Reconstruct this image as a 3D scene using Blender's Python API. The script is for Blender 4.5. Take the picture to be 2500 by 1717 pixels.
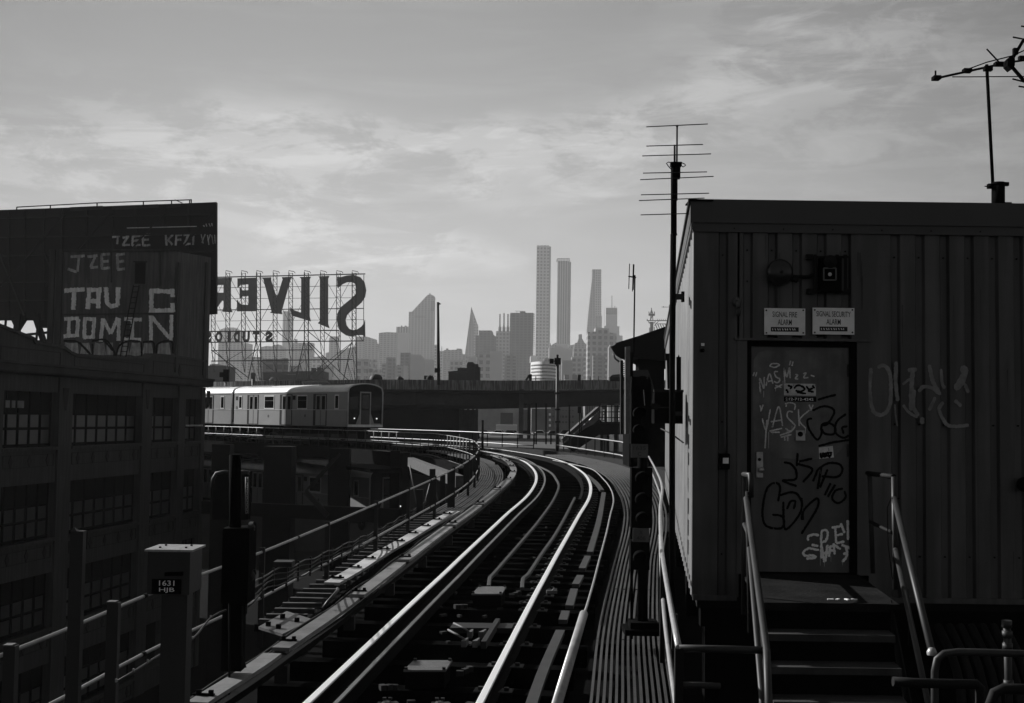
import bpy, bmesh, math, random
from mathutils import Vector, Matrix
random.seed(7)
R_ = math.radians
scene = bpy.context.scene
for _o in list(bpy.data.objects): bpy.data.objects.remove(_o)

# ------------------------------------------------------------------ camera, world, sun, exposure
F_PX, CX, CY = 3000.0, 1250.0, 858.5
CAM_Z = 2.4
PITCH, ROLL = math.atan(166.5 / F_PX), -0.0135
MC = (Matrix.Rotation(math.pi / 2 + PITCH, 3, 'X') @ Matrix.Rotation(-ROLL, 3, 'Z'))
cam_d = bpy.data.cameras.new('camera'); cam = bpy.data.objects.new('camera', cam_d)
scene.collection.objects.link(cam); scene.camera = cam
cam.location = (0, 0, CAM_Z); cam.rotation_euler = MC.to_euler()
cam_d.sensor_width = 36; cam_d.lens = 36 * F_PX / 2500; cam_d.clip_start = 0.1; cam_d.clip_end = 20000

SUN_AZ, SUN_EL = R_(-57), R_(27)          # azimuth measured from +Y towards +X
SUN_V = Vector((math.sin(SUN_AZ) * math.cos(SUN_EL), math.cos(SUN_AZ) * math.cos(SUN_EL), math.sin(SUN_EL)))
world = bpy.data.worlds.new('World'); scene.world = world; world.use_nodes = True
wt = world.node_tree; wt.nodes.clear()
def wn(t, **k):
    n = wt.nodes.new(t)
    for a, b in k.items(): setattr(n, a, b)
    return n
def wl(a, b): wt.links.new(a, b)
def wmath(op, a, b=None, c=None):
    n = wn('ShaderNodeMath', operation=op)
    for i, v in enumerate((a, b, c)):
        if v is None: continue
        if isinstance(v, (int, float)): n.inputs[i].default_value = v
        else: wl(v, n.inputs[i])
    return n.outputs[0]
sky = wn('ShaderNodeTexSky', sky_type='NISHITA', sun_disc=False, sun_elevation=SUN_EL, sun_rotation=SUN_AZ,
         air_density=1.0, dust_density=0.8, ozone_density=1.0)
sep = wn('ShaderNodeSeparateColor'); wl(sky.outputs[0], sep.inputs[0])
lum = wmath('ADD', wmath('MULTIPLY', sep.outputs[0], 0.72), wmath('MULTIPLY', sep.outputs[1], 0.28))   # orange filtered black and white film
lum = wmath('MULTIPLY', wmath('POWER', lum, 0.35), 2.6)   # shoulder of the film
tc = wn('ShaderNodeTexCoord'); sx = wn('ShaderNodeSeparateXYZ'); wl(tc.outputs['Generated'], sx.inputs[0])
yy = wmath('MAXIMUM', sx.outputs[1], 0.12)
U = wmath('DIVIDE', sx.outputs[0], yy); V = wmath('DIVIDE', sx.outputs[2], yy)
def wnoise(scale, detail, rough, dist, mp_scale, loc=(0, 0, 0)):
    mp = wn('ShaderNodeMapping'); mp.inputs['Scale'].default_value = mp_scale; mp.inputs['Location'].default_value = loc; wl(tc.outputs['Generated'], mp.inputs[0])
    n = wn('ShaderNodeTexNoise'); wl(mp.outputs[0], n.inputs['Vector'])
    n.inputs['Scale'].default_value = scale; n.inputs['Detail'].default_value = detail
    n.inputs['Roughness'].default_value = rough; n.inputs['Distortion'].default_value = dist
    return n.outputs[0]
def wramp(v, lo, hi, a=0.0, b=1.0):
    n = wn('ShaderNodeMapRange', interpolation_type='SMOOTHSTEP'); wl(v, n.inputs[0])
    n.inputs[1].default_value = lo; n.inputs[2].default_value = hi; n.inputs[3].default_value = a; n.inputs[4].default_value = b
    return n.outputs[0]
warp = wmath('MULTIPLY', wmath('SUBTRACT', wnoise(5.0, 3, 0.5, 0.0, (1, 1, 2.5)), 0.5), 0.16)
def band(base, slope, start, width):
    line = wmath('ADD', base, wmath('MULTIPLY', wmath('MAXIMUM', wmath('SUBTRACT', U, start), 0.0), slope))
    return wramp(wmath('ABSOLUTE', wmath('ADD', wmath('SUBTRACT', V, line), warp)), width * 0.2, width, 1.0, 0.0)
main_band = band(0.215, 0.42, 0.02, 0.060)
low_band = wmath('MULTIPLY', band(0.165, -0.16, -0.25, 0.034), wramp(U, -0.05, 0.05, 0.8, 0.0))
right_mass = wmath('MULTIPLY', wramp(U, 0.05, 0.22), wramp(V, 0.16, 0.24))
mask = wmath('MINIMUM', wmath('ADD', wmath('ADD', main_band, low_band), wmath('MULTIPLY', right_mass, 0.65)), 1.0)
puffs = wramp(wnoise(11.0, 15, 0.66, 0.35, (1, 1, 2.4), (1.7, 0, 0)), 0.45, 0.56)
streaks = wramp(wnoise(7.0, 12, 0.66, 1.6, (1, 1, 6.5), (5, 1, 0)), 0.46, 0.62)
wisps = wramp(wnoise(4.0, 12, 0.62, 0.9, (1, 1, 5.5), (0, 3, 0)), 0.42, 0.72)
cloud = wmath('ADD', wmath('MULTIPLY', mask, wmath('ADD', wmath('MULTIPLY', puffs, 0.34), wmath('MULTIPLY', streaks, 0.22))), wmath('MULTIPLY', wisps, 0.12))
front = wmath('ADD', wmath('MULTIPLY', sx.outputs[0], math.sin(SUN_AZ)), wmath('MULTIPLY', sx.outputs[1], math.cos(SUN_AZ)))
away = wramp(front, -0.35, 0.45, 0.95, 1.0)            # filtered sky falls off away from the sun
high = wmath('MAXIMUM', wmath('SUBTRACT', 1.06, wmath('MULTIPLY', sx.outputs[2], 1.25)), 0.55)
side = wmath('MAXIMUM', wmath('SUBTRACT', 1.0, wmath('MULTIPLY', wmath('MULTIPLY', U, U), 2.3)), 0.50)
tone = wmath('MULTIPLY', wmath('MULTIPLY', wmath('MULTIPLY', lum, side), wmath('MULTIPLY', away, high)), wmath('ADD', 0.86, cloud))
comb = wn('ShaderNodeCombineColor')
for i in range(3): wl(tone, comb.inputs[i])
bg = wn('ShaderNodeBackground'); wl(comb.outputs[0], bg.inputs[0]); bg.inputs[1].default_value = 0.092
wo = wn('ShaderNodeOutputWorld'); wl(bg.outputs[0], wo.inputs[0])

sl = bpy.data.lights.new('sun', 'SUN'); sun = bpy.data.objects.new('sun', sl); scene.collection.objects.link(sun)
sl.energy = 4.2; sl.angle = R_(0.6); sl.color = (1, 0.995, 0.99)
sun.rotation_euler = SUN_V.to_track_quat('Z', 'Y').to_euler(); sun.location = (-60, 60, 60)

vs = scene.view_settings
scene.display_settings.display_device = 'sRGB'; vs.view_transform = 'Standard'; vs.look = 'None'; vs.exposure = 0.5; vs.gamma = 1.0; vs.use_curve_mapping = False
scene.cycles.max_bounces = 6; scene.cycles.volume_bounces = 1; scene.cycles.use_denoising = True; scene.cycles.denoiser = 'OPENIMAGEDENOISE'; scene.cycles.denoising_prefilter = 'ACCURATE'
scene.cycles.volume_max_steps = 64; scene.cycles.sample_clamp_indirect = 1.5; scene.cycles.caustics_reflective = False; scene.cycles.caustics_refractive = False

# ------------------------------------------------------------------ measuring: a pixel of the 2500 px wide photograph and a distance give a point
def ray(px, py):
    d = MC @ Vector(((px - CX) / F_PX, -(py - CY) / F_PX, -1.0))
    return d / d.y
def P(px, py, Y):
    d = ray(px, py); return Vector((d.x * Y, Y, CAM_Z + d.z * Y))
HT = [(-5, 2.55), (5, 2.50), (10.4, 2.40), (17.6, 2.18), (25, 1.86), (31, 1.67), (36, 1.57), (43, 1.49), (60, 1.45), (80, 1.47), (400, 1.47)]
def zt(Y):
    """height of the rail head over the stretch of line at distance Y (the line climbs a little)"""
    for (a, ha), (b, hb) in zip(HT, HT[1:]):
        if Y <= b:
            t = max(0, (Y - a) / (b - a)); return CAM_Z - (ha + (hb - ha) * t)
    return CAM_Z - HT[-1][1]
def T(px, py, dz=0.0):
    d = ray(px, py); lo, hi = 1.0, 140.0
    f = lambda Y: CAM_Z + d.z * Y - zt(Y) - dz
    Y = 2.0
    while Y < 140 and f(Y) > 0: Y += 0.25
    a, b = Y - 0.25, Y
    for _ in range(30):
        m = (a + b) / 2
        if f(m) > 0: a = m
        else: b = m
    return P(px, py, b)
def interp_x(pts, t):
    for (a, va), (b, vb) in zip(pts, pts[1:]):
        if t <= b: return va + (vb - va) * max(0, (t - a) / (b - a))
    return pts[-1][1]
def catmull(pts, step=0.5):
    pts = [Vector(p) for p in pts]; q = [2 * pts[0] - pts[1]] + pts + [2 * pts[-1] - pts[-2]]; out = []
    for i in range(1, len(q) - 2):
        p0, p1, p2, p3 = q[i - 1:i + 3]; n = max(1, int((p2 - p1).length / step))
        for k in range(n):
            t = k / n
            out.append(0.5 * ((2 * p1) + (p2 - p0) * t + (2 * p0 - 5 * p1 + 4 * p2 - p3) * t * t + (3 * p1 - p0 - 3 * p2 + p3) * t ** 3))
    out.append(q[-2]); return out
def smooth(pts, n=6):
    for _ in range(n):
        pts = [pts[0]] + [(pts[i - 1] + 2 * pts[i] + pts[i + 1]) / 4 for i in range(1, len(pts) - 1)] + [pts[-1]]
    return pts
def frames(pts):
    out = []
    for i, p in enumerate(pts):
        d = pts[min(i + 1, len(pts) - 1)] - pts[max(i - 1, 0)]; d.normalize()
        h = Vector((d.x, d.y, 0)); h.normalize()
        out.append((p, d, Vector((h.y, -h.x, 0))))
    return out
def offset(pts, o, dz=0.0): return [p + r * o + Vector((0, 0, dz)) for p, d, r in frames(pts)]
def ontrack(pts, dz=0.0): return [Vector((p.x, p.y, zt(p.y) + dz)) for p in pts]
def cut(pts, y0, y1): return [p for p in pts if y0 <= p.y <= y1]

# ------------------------------------------------------------------ mesh helpers
class MB:
    def __init__(s): s.v = []; s.f = []; s.sm = []
    def add(s, vs, fs, smooth=False):
        b = len(s.v); s.v += [tuple(v) for v in vs]
        for f in fs: s.f.append([b + i for i in f]); s.sm.append(smooth)
        return s
    def box(s, c, size, rz=0.0, taper=1.0):
        a, b, h = size[0] / 2, size[1] / 2, size[2] / 2; cs, sn = math.cos(rz), math.sin(rz); vs = []
        for z in (-h, h):
            k = taper if z > 0 else 1.0
            for x, y in ((-a, -b), (a, -b), (a, b), (-a, b)):
                x *= k; y *= k; vs.append((c[0] + x * cs - y * sn, c[1] + x * sn + y * cs, c[2] + z))
        return s.add(vs, [(0, 3, 2, 1), (4, 5, 6, 7), (0, 1, 5, 4), (1, 2, 6, 5), (2, 3, 7, 6), (3, 0, 4, 7)])
    def box2(s, a, b):
        a = Vector(a); b = Vector(b); c = (a + b) / 2; d = b - a
        return s.box(c, (abs(d.x), abs(d.y), abs(d.z)))
    def bar(s, p, q, w, h=None, up=None):
        p = Vector(p); q = Vector(q); h = h or w; d = (q - p)
        if d.length < 1e-6: return s
        d.normalize(); up = Vector(up) if up else (Vector((0, 0, 1)) if abs(d.z) < 0.95 else Vector((0, 1, 0)))
        r = d.cross(up); r.normalize(); u = r.cross(d); r *= w / 2; u *= h / 2
        vs = [p - r - u, p + r - u, p + r + u, p - r + u, q - r - u, q + r - u, q + r + u, q - r + u]
        return s.add(vs, [(0, 1, 2, 3), (7, 6, 5, 4), (0, 4, 5, 1), (1, 5, 6, 2), (2, 6, 7, 3), (3, 7, 4, 0)])
    def tube(s, pts, r, n=8, r2=None, caps=True):
        pts = [Vector(p) for p in pts]; m = len(pts); vs = []; fs = []; ref = None
        for i, p in enumerate(pts):
            d = pts[min(i + 1, m - 1)] - pts[max(i - 1, 0)]
            if d.length < 1e-9: d = Vector((0, 0, 1))
            d.normalize()
            if ref is None: ref = Vector((0, 0, 1)) if abs(d.z) < 0.9 else Vector((1, 0, 0))
            a = d.cross(ref); a.normalize(); b = d.cross(a); ref = -b if False else a.cross(d)
            rr = r if r2 is None else r + (r2 - r) * i / max(1, m - 1)
            for k in range(n):
                t = 2 * math.pi * k / n; vs.append(p + a * math.cos(t) * rr + b * math.sin(t) * rr)
        for i in range(m - 1):
            for k in range(n):
                fs.append((i * n + k, i * n + (k + 1) % n, (i + 1) * n + (k + 1) % n, (i + 1) * n + k))
        s.add(vs, fs, True)
        if caps:
            b0 = len(s.v) - m * n; s.f.append([b0 + k for k in range(n)][::-1]); s.f.append([b0 + (m - 1) * n + k for k in range(n)]); s.sm += [False, False]
        return s
    def sweep(s, pts, prof, closed=True, smooth=False, caps=True):
        """prof: (lateral, up) points; up is along z"""
        vs = []; n = len(prof)
        for p, d, r in frames(pts):
            for u, w in prof: vs.append(p + r * u + Vector((0, 0, w)))
        fs = []
        for i in range(len(pts) - 1):
            for k in range(n if closed else n - 1):
                k2 = (k + 1) % n; fs.append((i * n + k, (i + 1) * n + k, (i + 1) * n + k2, i * n + k2))
        s.add(vs, fs, smooth)
        if closed and caps:
            b0 = len(s.v) - len(vs); b1 = len(s.v) - n; s.f.append([b0 + k for k in range(n)]); s.f.append([b1 + k for k in range(n)][::-1]); s.sm += [False, False]
        return s
    def prism(s, poly, off):
        """poly: 3-D points of a flat outline, off: extrusion vector"""
        n = len(poly); off = Vector(off); a = [Vector(p) for p in poly]; b = [p + off for p in a]
        s.add(a + b, [tuple(range(n)), tuple(range(n, 2 * n))[::-1]] + [(i, i + n, (i + 1) % n + n, (i + 1) % n) for i in range(n)])
        return s
    def disc(s, c, axis, r, h, n=16, r2=None):
        c = Vector(c); a = Vector(axis); a.normalize()
        return s.tube([c, c + a * h], r, n, r2)
    def lathe(s, c, axis, prof, n=16):
        """prof: (radius, along axis)"""
        c = Vector(c); a = Vector(axis); a.normalize(); ref = Vector((0, 0, 1)) if abs(a.z) < 0.9 else Vector((1, 0, 0))
        x = a.cross(ref); x.normalize(); y = a.cross(x); vs = []; m = len(prof)
        for r, h in prof:
            for k in range(n):
                t = 2 * math.pi * k / n; vs.append(c + a * h + (x * math.cos(t) + y * math.sin(t)) * max(r, 1e-4))
        fs = [(i * n + k, i * n + (k + 1) % n, (i + 1) * n + (k + 1) % n, (i + 1) * n + k) for i in range(m - 1) for k in range(n)]
        return s.add(vs, fs, True)
    def build(s, name, mat, parent=None, **props):
        me = bpy.data.meshes.new(name); me.from_pydata(s.v, [], s.f); me.validate()
        bm = bmesh.new(); bm.from_mesh(me); bmesh.ops.recalc_face_normals(bm, faces=bm.faces); bm.to_mesh(me); bm.free()
        if any(s.sm):
            for p in me.polygons: p.use_smooth = s.sm[p.index] if p.index < len(s.sm) else False
        me.materials.append(mat)
        o = bpy.data.objects.new(name, me); scene.collection.objects.link(o)
        if parent is not None: put(o, parent)
        for k, v in props.items(): o[k] = v
        return o
def world_loc(o):
    v = Vector(o.location)
    while o.parent is not None: o = o.parent; v = v + Vector(o.location) if o.type == 'EMPTY' else v
    return v
def put(o, parent):
    o.parent = parent
    root = parent
    while root.parent is not None: root = root.parent
    if parent is root: o.matrix_parent_inverse = Matrix.Translation(-Vector(root.location)) if root.type == 'EMPTY' else Matrix.Identity(4)
    else: o.matrix_parent_inverse = Matrix.Identity(4) if parent.type == 'MESH' else Matrix.Translation(-world_loc(parent))
def tag(o, label, cat, group=None):
    o['label'] = label; o['category'] = cat
    if group: o['group'] = group
    return o
def thing(name, label, cat, loc=(0, 0, 0), group=None):
    o = bpy.data.objects.new(name, None); scene.collection.objects.link(o); o.location = loc; o.empty_display_size = 0.2
    return tag(o, label, cat, group)
def struct(o): o['kind'] = 'structure'; return o
def copy_tree(o, parent=None):
    c = o.copy(); scene.collection.objects.link(c)
    if parent is not None: c.parent = parent
    for ch in list(o.children): copy_tree(ch, c)
    return c

# ------------------------------------------------------------------ materials: greys only, the film is black and white
MATS = {}
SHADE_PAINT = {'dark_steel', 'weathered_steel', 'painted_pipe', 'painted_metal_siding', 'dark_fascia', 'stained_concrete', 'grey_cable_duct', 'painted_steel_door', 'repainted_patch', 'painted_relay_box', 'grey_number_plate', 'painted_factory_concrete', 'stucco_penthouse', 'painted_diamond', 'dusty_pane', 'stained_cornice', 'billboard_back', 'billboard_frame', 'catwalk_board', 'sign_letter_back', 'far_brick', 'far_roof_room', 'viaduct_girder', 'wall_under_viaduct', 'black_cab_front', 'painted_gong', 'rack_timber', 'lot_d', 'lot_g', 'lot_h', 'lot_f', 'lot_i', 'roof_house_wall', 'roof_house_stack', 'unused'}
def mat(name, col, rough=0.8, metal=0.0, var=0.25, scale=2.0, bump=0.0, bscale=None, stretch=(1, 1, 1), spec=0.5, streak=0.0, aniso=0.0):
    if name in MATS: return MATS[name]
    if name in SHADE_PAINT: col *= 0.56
    m = bpy.data.materials.new(name); m.use_nodes = True; nt = m.node_tree; b = nt.nodes['Principled BSDF']
    b.inputs['Roughness'].default_value = rough; b.inputs['Metallic'].default_value = metal; b.inputs['Specular IOR Level'].default_value = spec
    t = nt.nodes.new('ShaderNodeTexCoord'); mp = nt.nodes.new('ShaderNodeMapping'); mp.inputs['Scale'].default_value = stretch
    nt.links.new(t.outputs['Object'], mp.inputs[0])
    n = nt.nodes.new('ShaderNodeTexNoise'); n.inputs['Scale'].default_value = scale; n.inputs['Detail'].default_value = 8; n.inputs['Roughness'].default_value = 0.62
    nt.links.new(mp.outputs[0], n.inputs['Vector'])
    mr = nt.nodes.new('ShaderNodeMapRange'); nt.links.new(n.outputs[0], mr.inputs[0])
    mr.inputs[1].default_value = 0.3; mr.inputs[2].default_value = 0.7; mr.inputs[3].default_value = col * (1 - var); mr.inputs[4].default_value = col * (1 + var)
    val = mr.outputs[0]
    if streak:
        mp2 = nt.nodes.new('ShaderNodeMapping'); mp2.inputs['Scale'].default_value = (3, 3, 0.25); nt.links.new(t.outputs['Object'], mp2.inputs[0])
        n2 = nt.nodes.new('ShaderNodeTexNoise'); n2.inputs['Scale'].default_value = 2.2; n2.inputs['Detail'].default_value = 6; nt.links.new(mp2.outputs[0], n2.inputs['Vector'])
        m2 = nt.nodes.new('ShaderNodeMapRange'); nt.links.new(n2.outputs[0], m2.inputs[0]); m2.inputs[1].default_value = 0.42; m2.inputs[2].default_value = 0.62
        m2.inputs[3].default_value = 1 - streak; m2.inputs[4].default_value = 1 + streak * 0.5
        mu = nt.nodes.new('ShaderNodeMath'); mu.operation = 'MULTIPLY'; nt.links.new(val, mu.inputs[0]); nt.links.new(m2.outputs[0], mu.inputs[1]); val = mu.outputs[0]
    cc = nt.nodes.new('ShaderNodeCombineColor')
    for i in range(3): nt.links.new(val, cc.inputs[i])
    nt.links.new(cc.outputs[0], b.inputs['Base Color'])
    if bump:
        bp = nt.nodes.new('ShaderNodeBump'); bp.inputs['Strength'].default_value = bump; bp.inputs['Distance'].default_value = 0.02
        nb = nt.nodes.new('ShaderNodeTexNoise'); nb.inputs['Scale'].default_value = bscale or scale * 6; nb.inputs['Detail'].default_value = 6
        nt.links.new(mp.outputs[0], nb.inputs['Vector']); nt.links.new(nb.outputs[0], bp.inputs['Height']); nt.links.new(bp.outputs[0], b.inputs['Normal'])
    MATS[name] = m; return m
def facade_mat(name, wall, win, sx, sz, mort=0.35, rough=0.7, var=0.12):
    """tower face: window grid laid over a wall, in metres"""
    if name in MATS: return MATS[name]
    m = bpy.data.materials.new(name); m.use_nodes = True; nt = m.node_tree; b = nt.nodes['Principled BSDF']; b.inputs['Roughness'].default_value = rough
    t = nt.nodes.new('ShaderNodeTexCoord'); s = nt.nodes.new('ShaderNodeSeparateXYZ'); nt.links.new(t.outputs['Object'], s.inputs[0])
    def mth(op, a, c=None):
        n = nt.nodes.new('ShaderNodeMath'); n.operation = op
        for i, v in enumerate((a, c)):
            if v is None: continue
            if isinstance(v, (int, float)): n.inputs[i].default_value = v
            else: nt.links.new(v, n.inputs[i])
        return n.outputs[0]
    u = mth('ADD', s.outputs[0], s.outputs[1])
    fx = mth('GREATER_THAN', mth('FRACT', mth('DIVIDE', u, sx)), mort); fz = mth('GREATER_THAN', mth('FRACT', mth('DIVIDE', s.outputs[2], sz)), mort)
    w = mth('MULTIPLY', fx, fz)
    n = nt.nodes.new('ShaderNodeTexNoise'); n.inputs['Scale'].default_value = 0.05; n.inputs['Detail'].default_value = 6; nt.links.new(t.outputs['Object'], n.inputs['Vector'])
    k = mth('MULTIPLY', mth('ADD', wall, mth('MULTIPLY', w, win - wall)), mth('ADD', 1 - var, mth('MULTIPLY', n.outputs[0], 2 * var)))
    cc = nt.nodes.new('ShaderNodeCombineColor')
    for i in range(3): nt.links.new(k, cc.inputs[i])
    nt.links.new(cc.outputs[0], b.inputs['Base Color'])
    MATS[name] = m; return m

M_black = mat('black_steel', 0.006, 0.9, 0, 0.4, 3, spec=0.02)
M_dark = mat('dark_steel', 0.012, 0.75, 0, 0.35, 2, 0.15, spec=0.2)
M_mid = mat('weathered_steel', 0.025, 0.65, 0, 0.35, 3, 0.2, spec=0.3)
M_pipe = mat('galvanised_pipe', 0.34, 0.45, 0.4, 0.2, 6)
M_pipe2 = mat('painted_pipe', 0.045, 0.5, 0.0, 0.3, 5, spec=0.35)
M_rail = mat('polished_rail_steel', 0.97, 0.33, 0.25, 0.03, 3)
M_rust = mat('rusty_rail_web', 0.008, 0.9, 0.0, 0.4, 6, spec=0.05)
M_grail = mat('worn_guard_rail', 0.22, 0.42, 0.8, 0.45, 1.6)
M_tie = mat('creosoted_timber', 0.006, 0.95, 0, 0.6, 3, 0.4, 14, spec=0.0)
M_board = mat('weathered_cover_board', 0.17, 0.6, 0.0, 0.35, 2.2, 0.35, 16, stretch=(1, 1, 1))
M_board2 = mat('bleached_board', 0.42, 0.7, 0.0, 0.4, 2.2, 0.3, 18)
M_plank = mat('walkway_plank', 0.036, 0.6, 0.0, 0.55, 1.2, 0.3, 9)
M_white = mat('white_enamel', 0.85, 0.5, 0, 0.12, 8)
M_ink = mat('black_lettering', 0.015, 0.7, 0, 0.1, 4)
M_glass = mat('dark_window_glass', 0.012, 0.12, 0, 0.3, 0.6)
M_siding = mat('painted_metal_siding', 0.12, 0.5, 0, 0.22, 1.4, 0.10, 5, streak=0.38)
M_siding_d = mat('dark_fascia', 0.07, 0.5, 0, 0.2, 1.4)
M_conc = mat('stained_concrete', 0.11, 0.85, 0, 0.4, 0.5, 0.3, 3, streak=0.5)

# ================================================================== the line of the track, traced on its own surface
R_PX = [(1170,1717),(1250,1560),(1335,1398),(1390,1300),(1419,1248),(1439,1217),(1443,1188),(1436,1168),(1419,1150),(1390,1133),(1350,1119),(1303,1110),(1260,1103),(1217,1097),(1174,1093),(1102,1088)]
rp = [T(x, y) for x, y in R_PX]
d0 = (rp[1] - rp[0]).normalized()
rp = [rp[0] - d0 * 9, rp[0] - d0 * 4] + rp
H40 = Vector((-0.643, 0.766, 0))                     # the train stands on the far stretch, heading away to the left
P40 = Vector((0.766, 0.643, 0))
CAR0 = Vector((-9.43, 79.26, 0))
rp += [CAR0 + P40 * 0.7175 + H40 * t for t in (-0.5, 6, 14, 24, 36, 50)]
rail_r = ontrack(smooth(catmull([Vector((p.x, p.y, 0)) for p in rp], 0.5), 10))
center = ontrack(offset(rail_r, -0.7175))
rail_l = ontrack(offset(rail_r, -1.435))

# ground: street level far below the elevated line
g = MB(); g.add([(-6000, -400, -12), (6000, -400, -12), (6000, 9000, -12), (-6000, 9000, -12)], [(0, 1, 2, 3)])
M_ground = mat('street_asphalt', 0.009, 0.95, 0, 0.4, 0.05, spec=0.03)
struct(g.build('ground', M_ground))

RAIL_PROF = [(-0.036, 0), (0.036, 0), (0.036, -0.035), (0.01, -0.045), (0.01, -0.13), (0.07, -0.145), (0.07, -0.158), (-0.07, -0.158), (-0.07, -0.145), (-0.01, -0.13), (-0.01, -0.045), (-0.036, -0.035)]
trk = thing('railway_track', 'elevated railway track curving away to the left with two shining rails', 'track', (0, 0, 0))
for pts in (rail_l, rail_r):
    m = MB(); m.sweep(pts, RAIL_PROF[2:], closed=True); ro = m.build('rail', M_rust, trk)
    h = MB(); h.sweep([p + Vector((0, 0, 0.001)) for p in pts], [(-0.037, -0.012), (-0.034, -0.003), (-0.028, 0.0), (0.028, 0.0), (0.034, -0.003), (0.037, -0.012)], closed=True, smooth=False)
    h.build('rail_head', M_rail, ro)
# inner guard rail beside the left rail
gp = offset(rail_l, 0.235, -0.01)
m = MB(); m.sweep(gp, [(-0.022, 0), (0.022, 0), (0.022, -0.14), (-0.022, -0.14)]); go_ = m.build('guard_rail', M_rust, trk)
m = MB(); m.sweep([p + Vector((0, 0, .001)) for p in gp], [(-0.02, .003), (0.02, .003), (0.023, -0.008), (-0.023, -0.008)]); m.build('worn_top', M_grail, go_)
gp = offset([p for p in rail_r if p.y > 28], -0.21, -0.02)
m = MB(); m.sweep(gp, [(-0.03, 0), (0.03, 0), (0.03, -0.12), (-0.03, -0.12)]); m.build('guard_rail', M_rust, trk)
# sleepers
s = 0.0; acc = []; last = center[0]
tl = 0
for a, b in zip(center, center[1:]):
    tl += (b - a).length
    if tl >= 0.52: tl = 0; acc.append((b, (b - a)))
near, far = acc[:100], acc[100:]
rnd = random.Random(3)
def sleeper(mb, p, d, ln=2.9):
    ang = math.atan2(d.y, d.x) + math.pi / 2 + rnd.uniform(-.008, .008)
    o = rnd.uniform(-.06, .06); c = p + Vector((math.cos(ang) * o, math.sin(ang) * o, -0.16 - 0.10 + rnd.uniform(-.006, .006)))
    mb.box(c, (ln, 0.235, 0.20), ang)
for p, d in near:
    m = MB(); sleeper(m, p, d); m.build('sleeper', M_tie, trk)
m = MB()
for p, d in far: sleeper(m, p, d)
o = m.build('sleeper', M_tie, trk); o['kind'] = 'stuff'
# tie plates and spikes under both rails
tp_n = 0; m_far = MB()
for p, d in acc[:70]:
    ang = math.atan2(d.y, d.x) - math.pi / 2; rgt = Vector((math.cos(ang), math.sin(ang), 0))
    for o in (-0.7175, 0.7175):
        c = p + rgt * o; m = MB() if tp_n < 100 else m_far
        m.box(c + Vector((0, 0, -0.152)), (0.36, 0.19, 0.014), ang)
        for k in (-0.12, 0.12): m.box(c + rgt * k + Vector((0, 0, -0.135)), (0.045, 0.05, 0.035), ang)
        if tp_n < 100: m.build('tie_plate', M_mid, trk)
        tp_n += 1
m_far.build('tie_plate', M_mid, trk)['kind'] = 'stuff'
# two slender guard bars between the rails, and flat timbers beyond the right rail, traced from their lines
A_px = [(1208,1397),(1292,1300),(1318,1268),(1350,1222),(1364,1188),(1358,1170),(1344,1153),(1309,1136),(1266,1121),(1231,1113)]
B_px = [(1289,1402),(1322,1352),(1355,1305),(1383,1255),(1403,1215)]
M_duct = mat('grey_cable_duct', 0.06, 0.55, 0.2, 0.3, 4)
for px, ex in ((A_px, [(1193,1431),(1196,1410)]), (B_px, [(1275,1436),(1277,1412)])):
    pts = catmull([T(x, y, 0.0) for x, y in ex + px], 0.4)
    m = MB(); m.sweep(pts, [(-0.026, 0), (-0.02, 0.012), (0.02, 0.012), (0.026, 0), (0.026, -0.03), (-0.026, -0.03)]); m.build('cable_duct', M_duct, trk)
# black sheet added under the sleepers to keep light out of the gaps
m = MB(); m.sweep(center, [(-2.0, -0.42), (2.35, -0.42), (2.35, -0.62), (-2.0, -0.62)])
o = m.build('shade_slab', M_black); struct(o)

# raised boxes and plates between the rails
def plate(name, quad, h, matl, label, cat, dz=0.04, group=None):
    q = [T(x, y, dz) for x, y in quad]; m = MB(); m.prism(q, (0, 0, -0.018))
    if group is None and cat is None: return m.build(name, matl)
    root = thing(name, label, cat, sum(q, Vector()) / 4 + Vector((0, 0, -h)), group); m.build('lid', matl, root)
    cq = sum(q, Vector()) / 4; hb = MB(); hb.prism([cq + (p - cq) * 0.93 - Vector((0, 0, 0.018)) for p in q], (0, 0, -h)); hb.build('housing', M_black, root)  # sides blackened: the shade below the lid is put into their colour
    b = MB(); c = sum(q, Vector()) / 4
    for p in q: b.box(p + (c - p) * 0.1 + Vector((0, 0, 0.012)), (0.03, 0.03, 0.02))
    b.build('bolt', M_mid, root)
    w = MB(); side = q[1] - q[2]; side.normalize()
    for e in (q[0], q[2]):
        for k in range(3): w.box(c + (e - c) * (1.35 + 0.22 * k) + Vector((0, 0, -h + 0.02 + 0.01 * k)), (0.07, 0.05, 0.05), k)
    w.build('clamp', M_mid, root)
    return root
M_plate = mat('grey_steel_cover', 0.11, 0.55, 0.2, 0.3, 9, 0.25, 40)
plate('track_box', [(1151,1450),(1169,1432),(1236,1432),(1225,1450)], 0.16, M_plate, 'flat grey steel box between the rails beside the end of the cable ducts', 'box')
plate('track_box', [(985,1636),(1010,1612),(1104,1612),(1088,1636)], 0.16, M_plate, 'larger grey steel box between the rails nearest the bottom edge', 'box')
plate('track_box', [(925,1722),(938,1709),(954,1709),(945,1722)], 0.1, M_plate, 'small grey plate against the left rail at the bottom edge', 'box')
plate('track_box', [(1056,1722),(1066,1710),(1082,1710),(1074,1722)], 0.1, M_plate, 'small grey plate against the right rail at the bottom edge', 'box')
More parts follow.
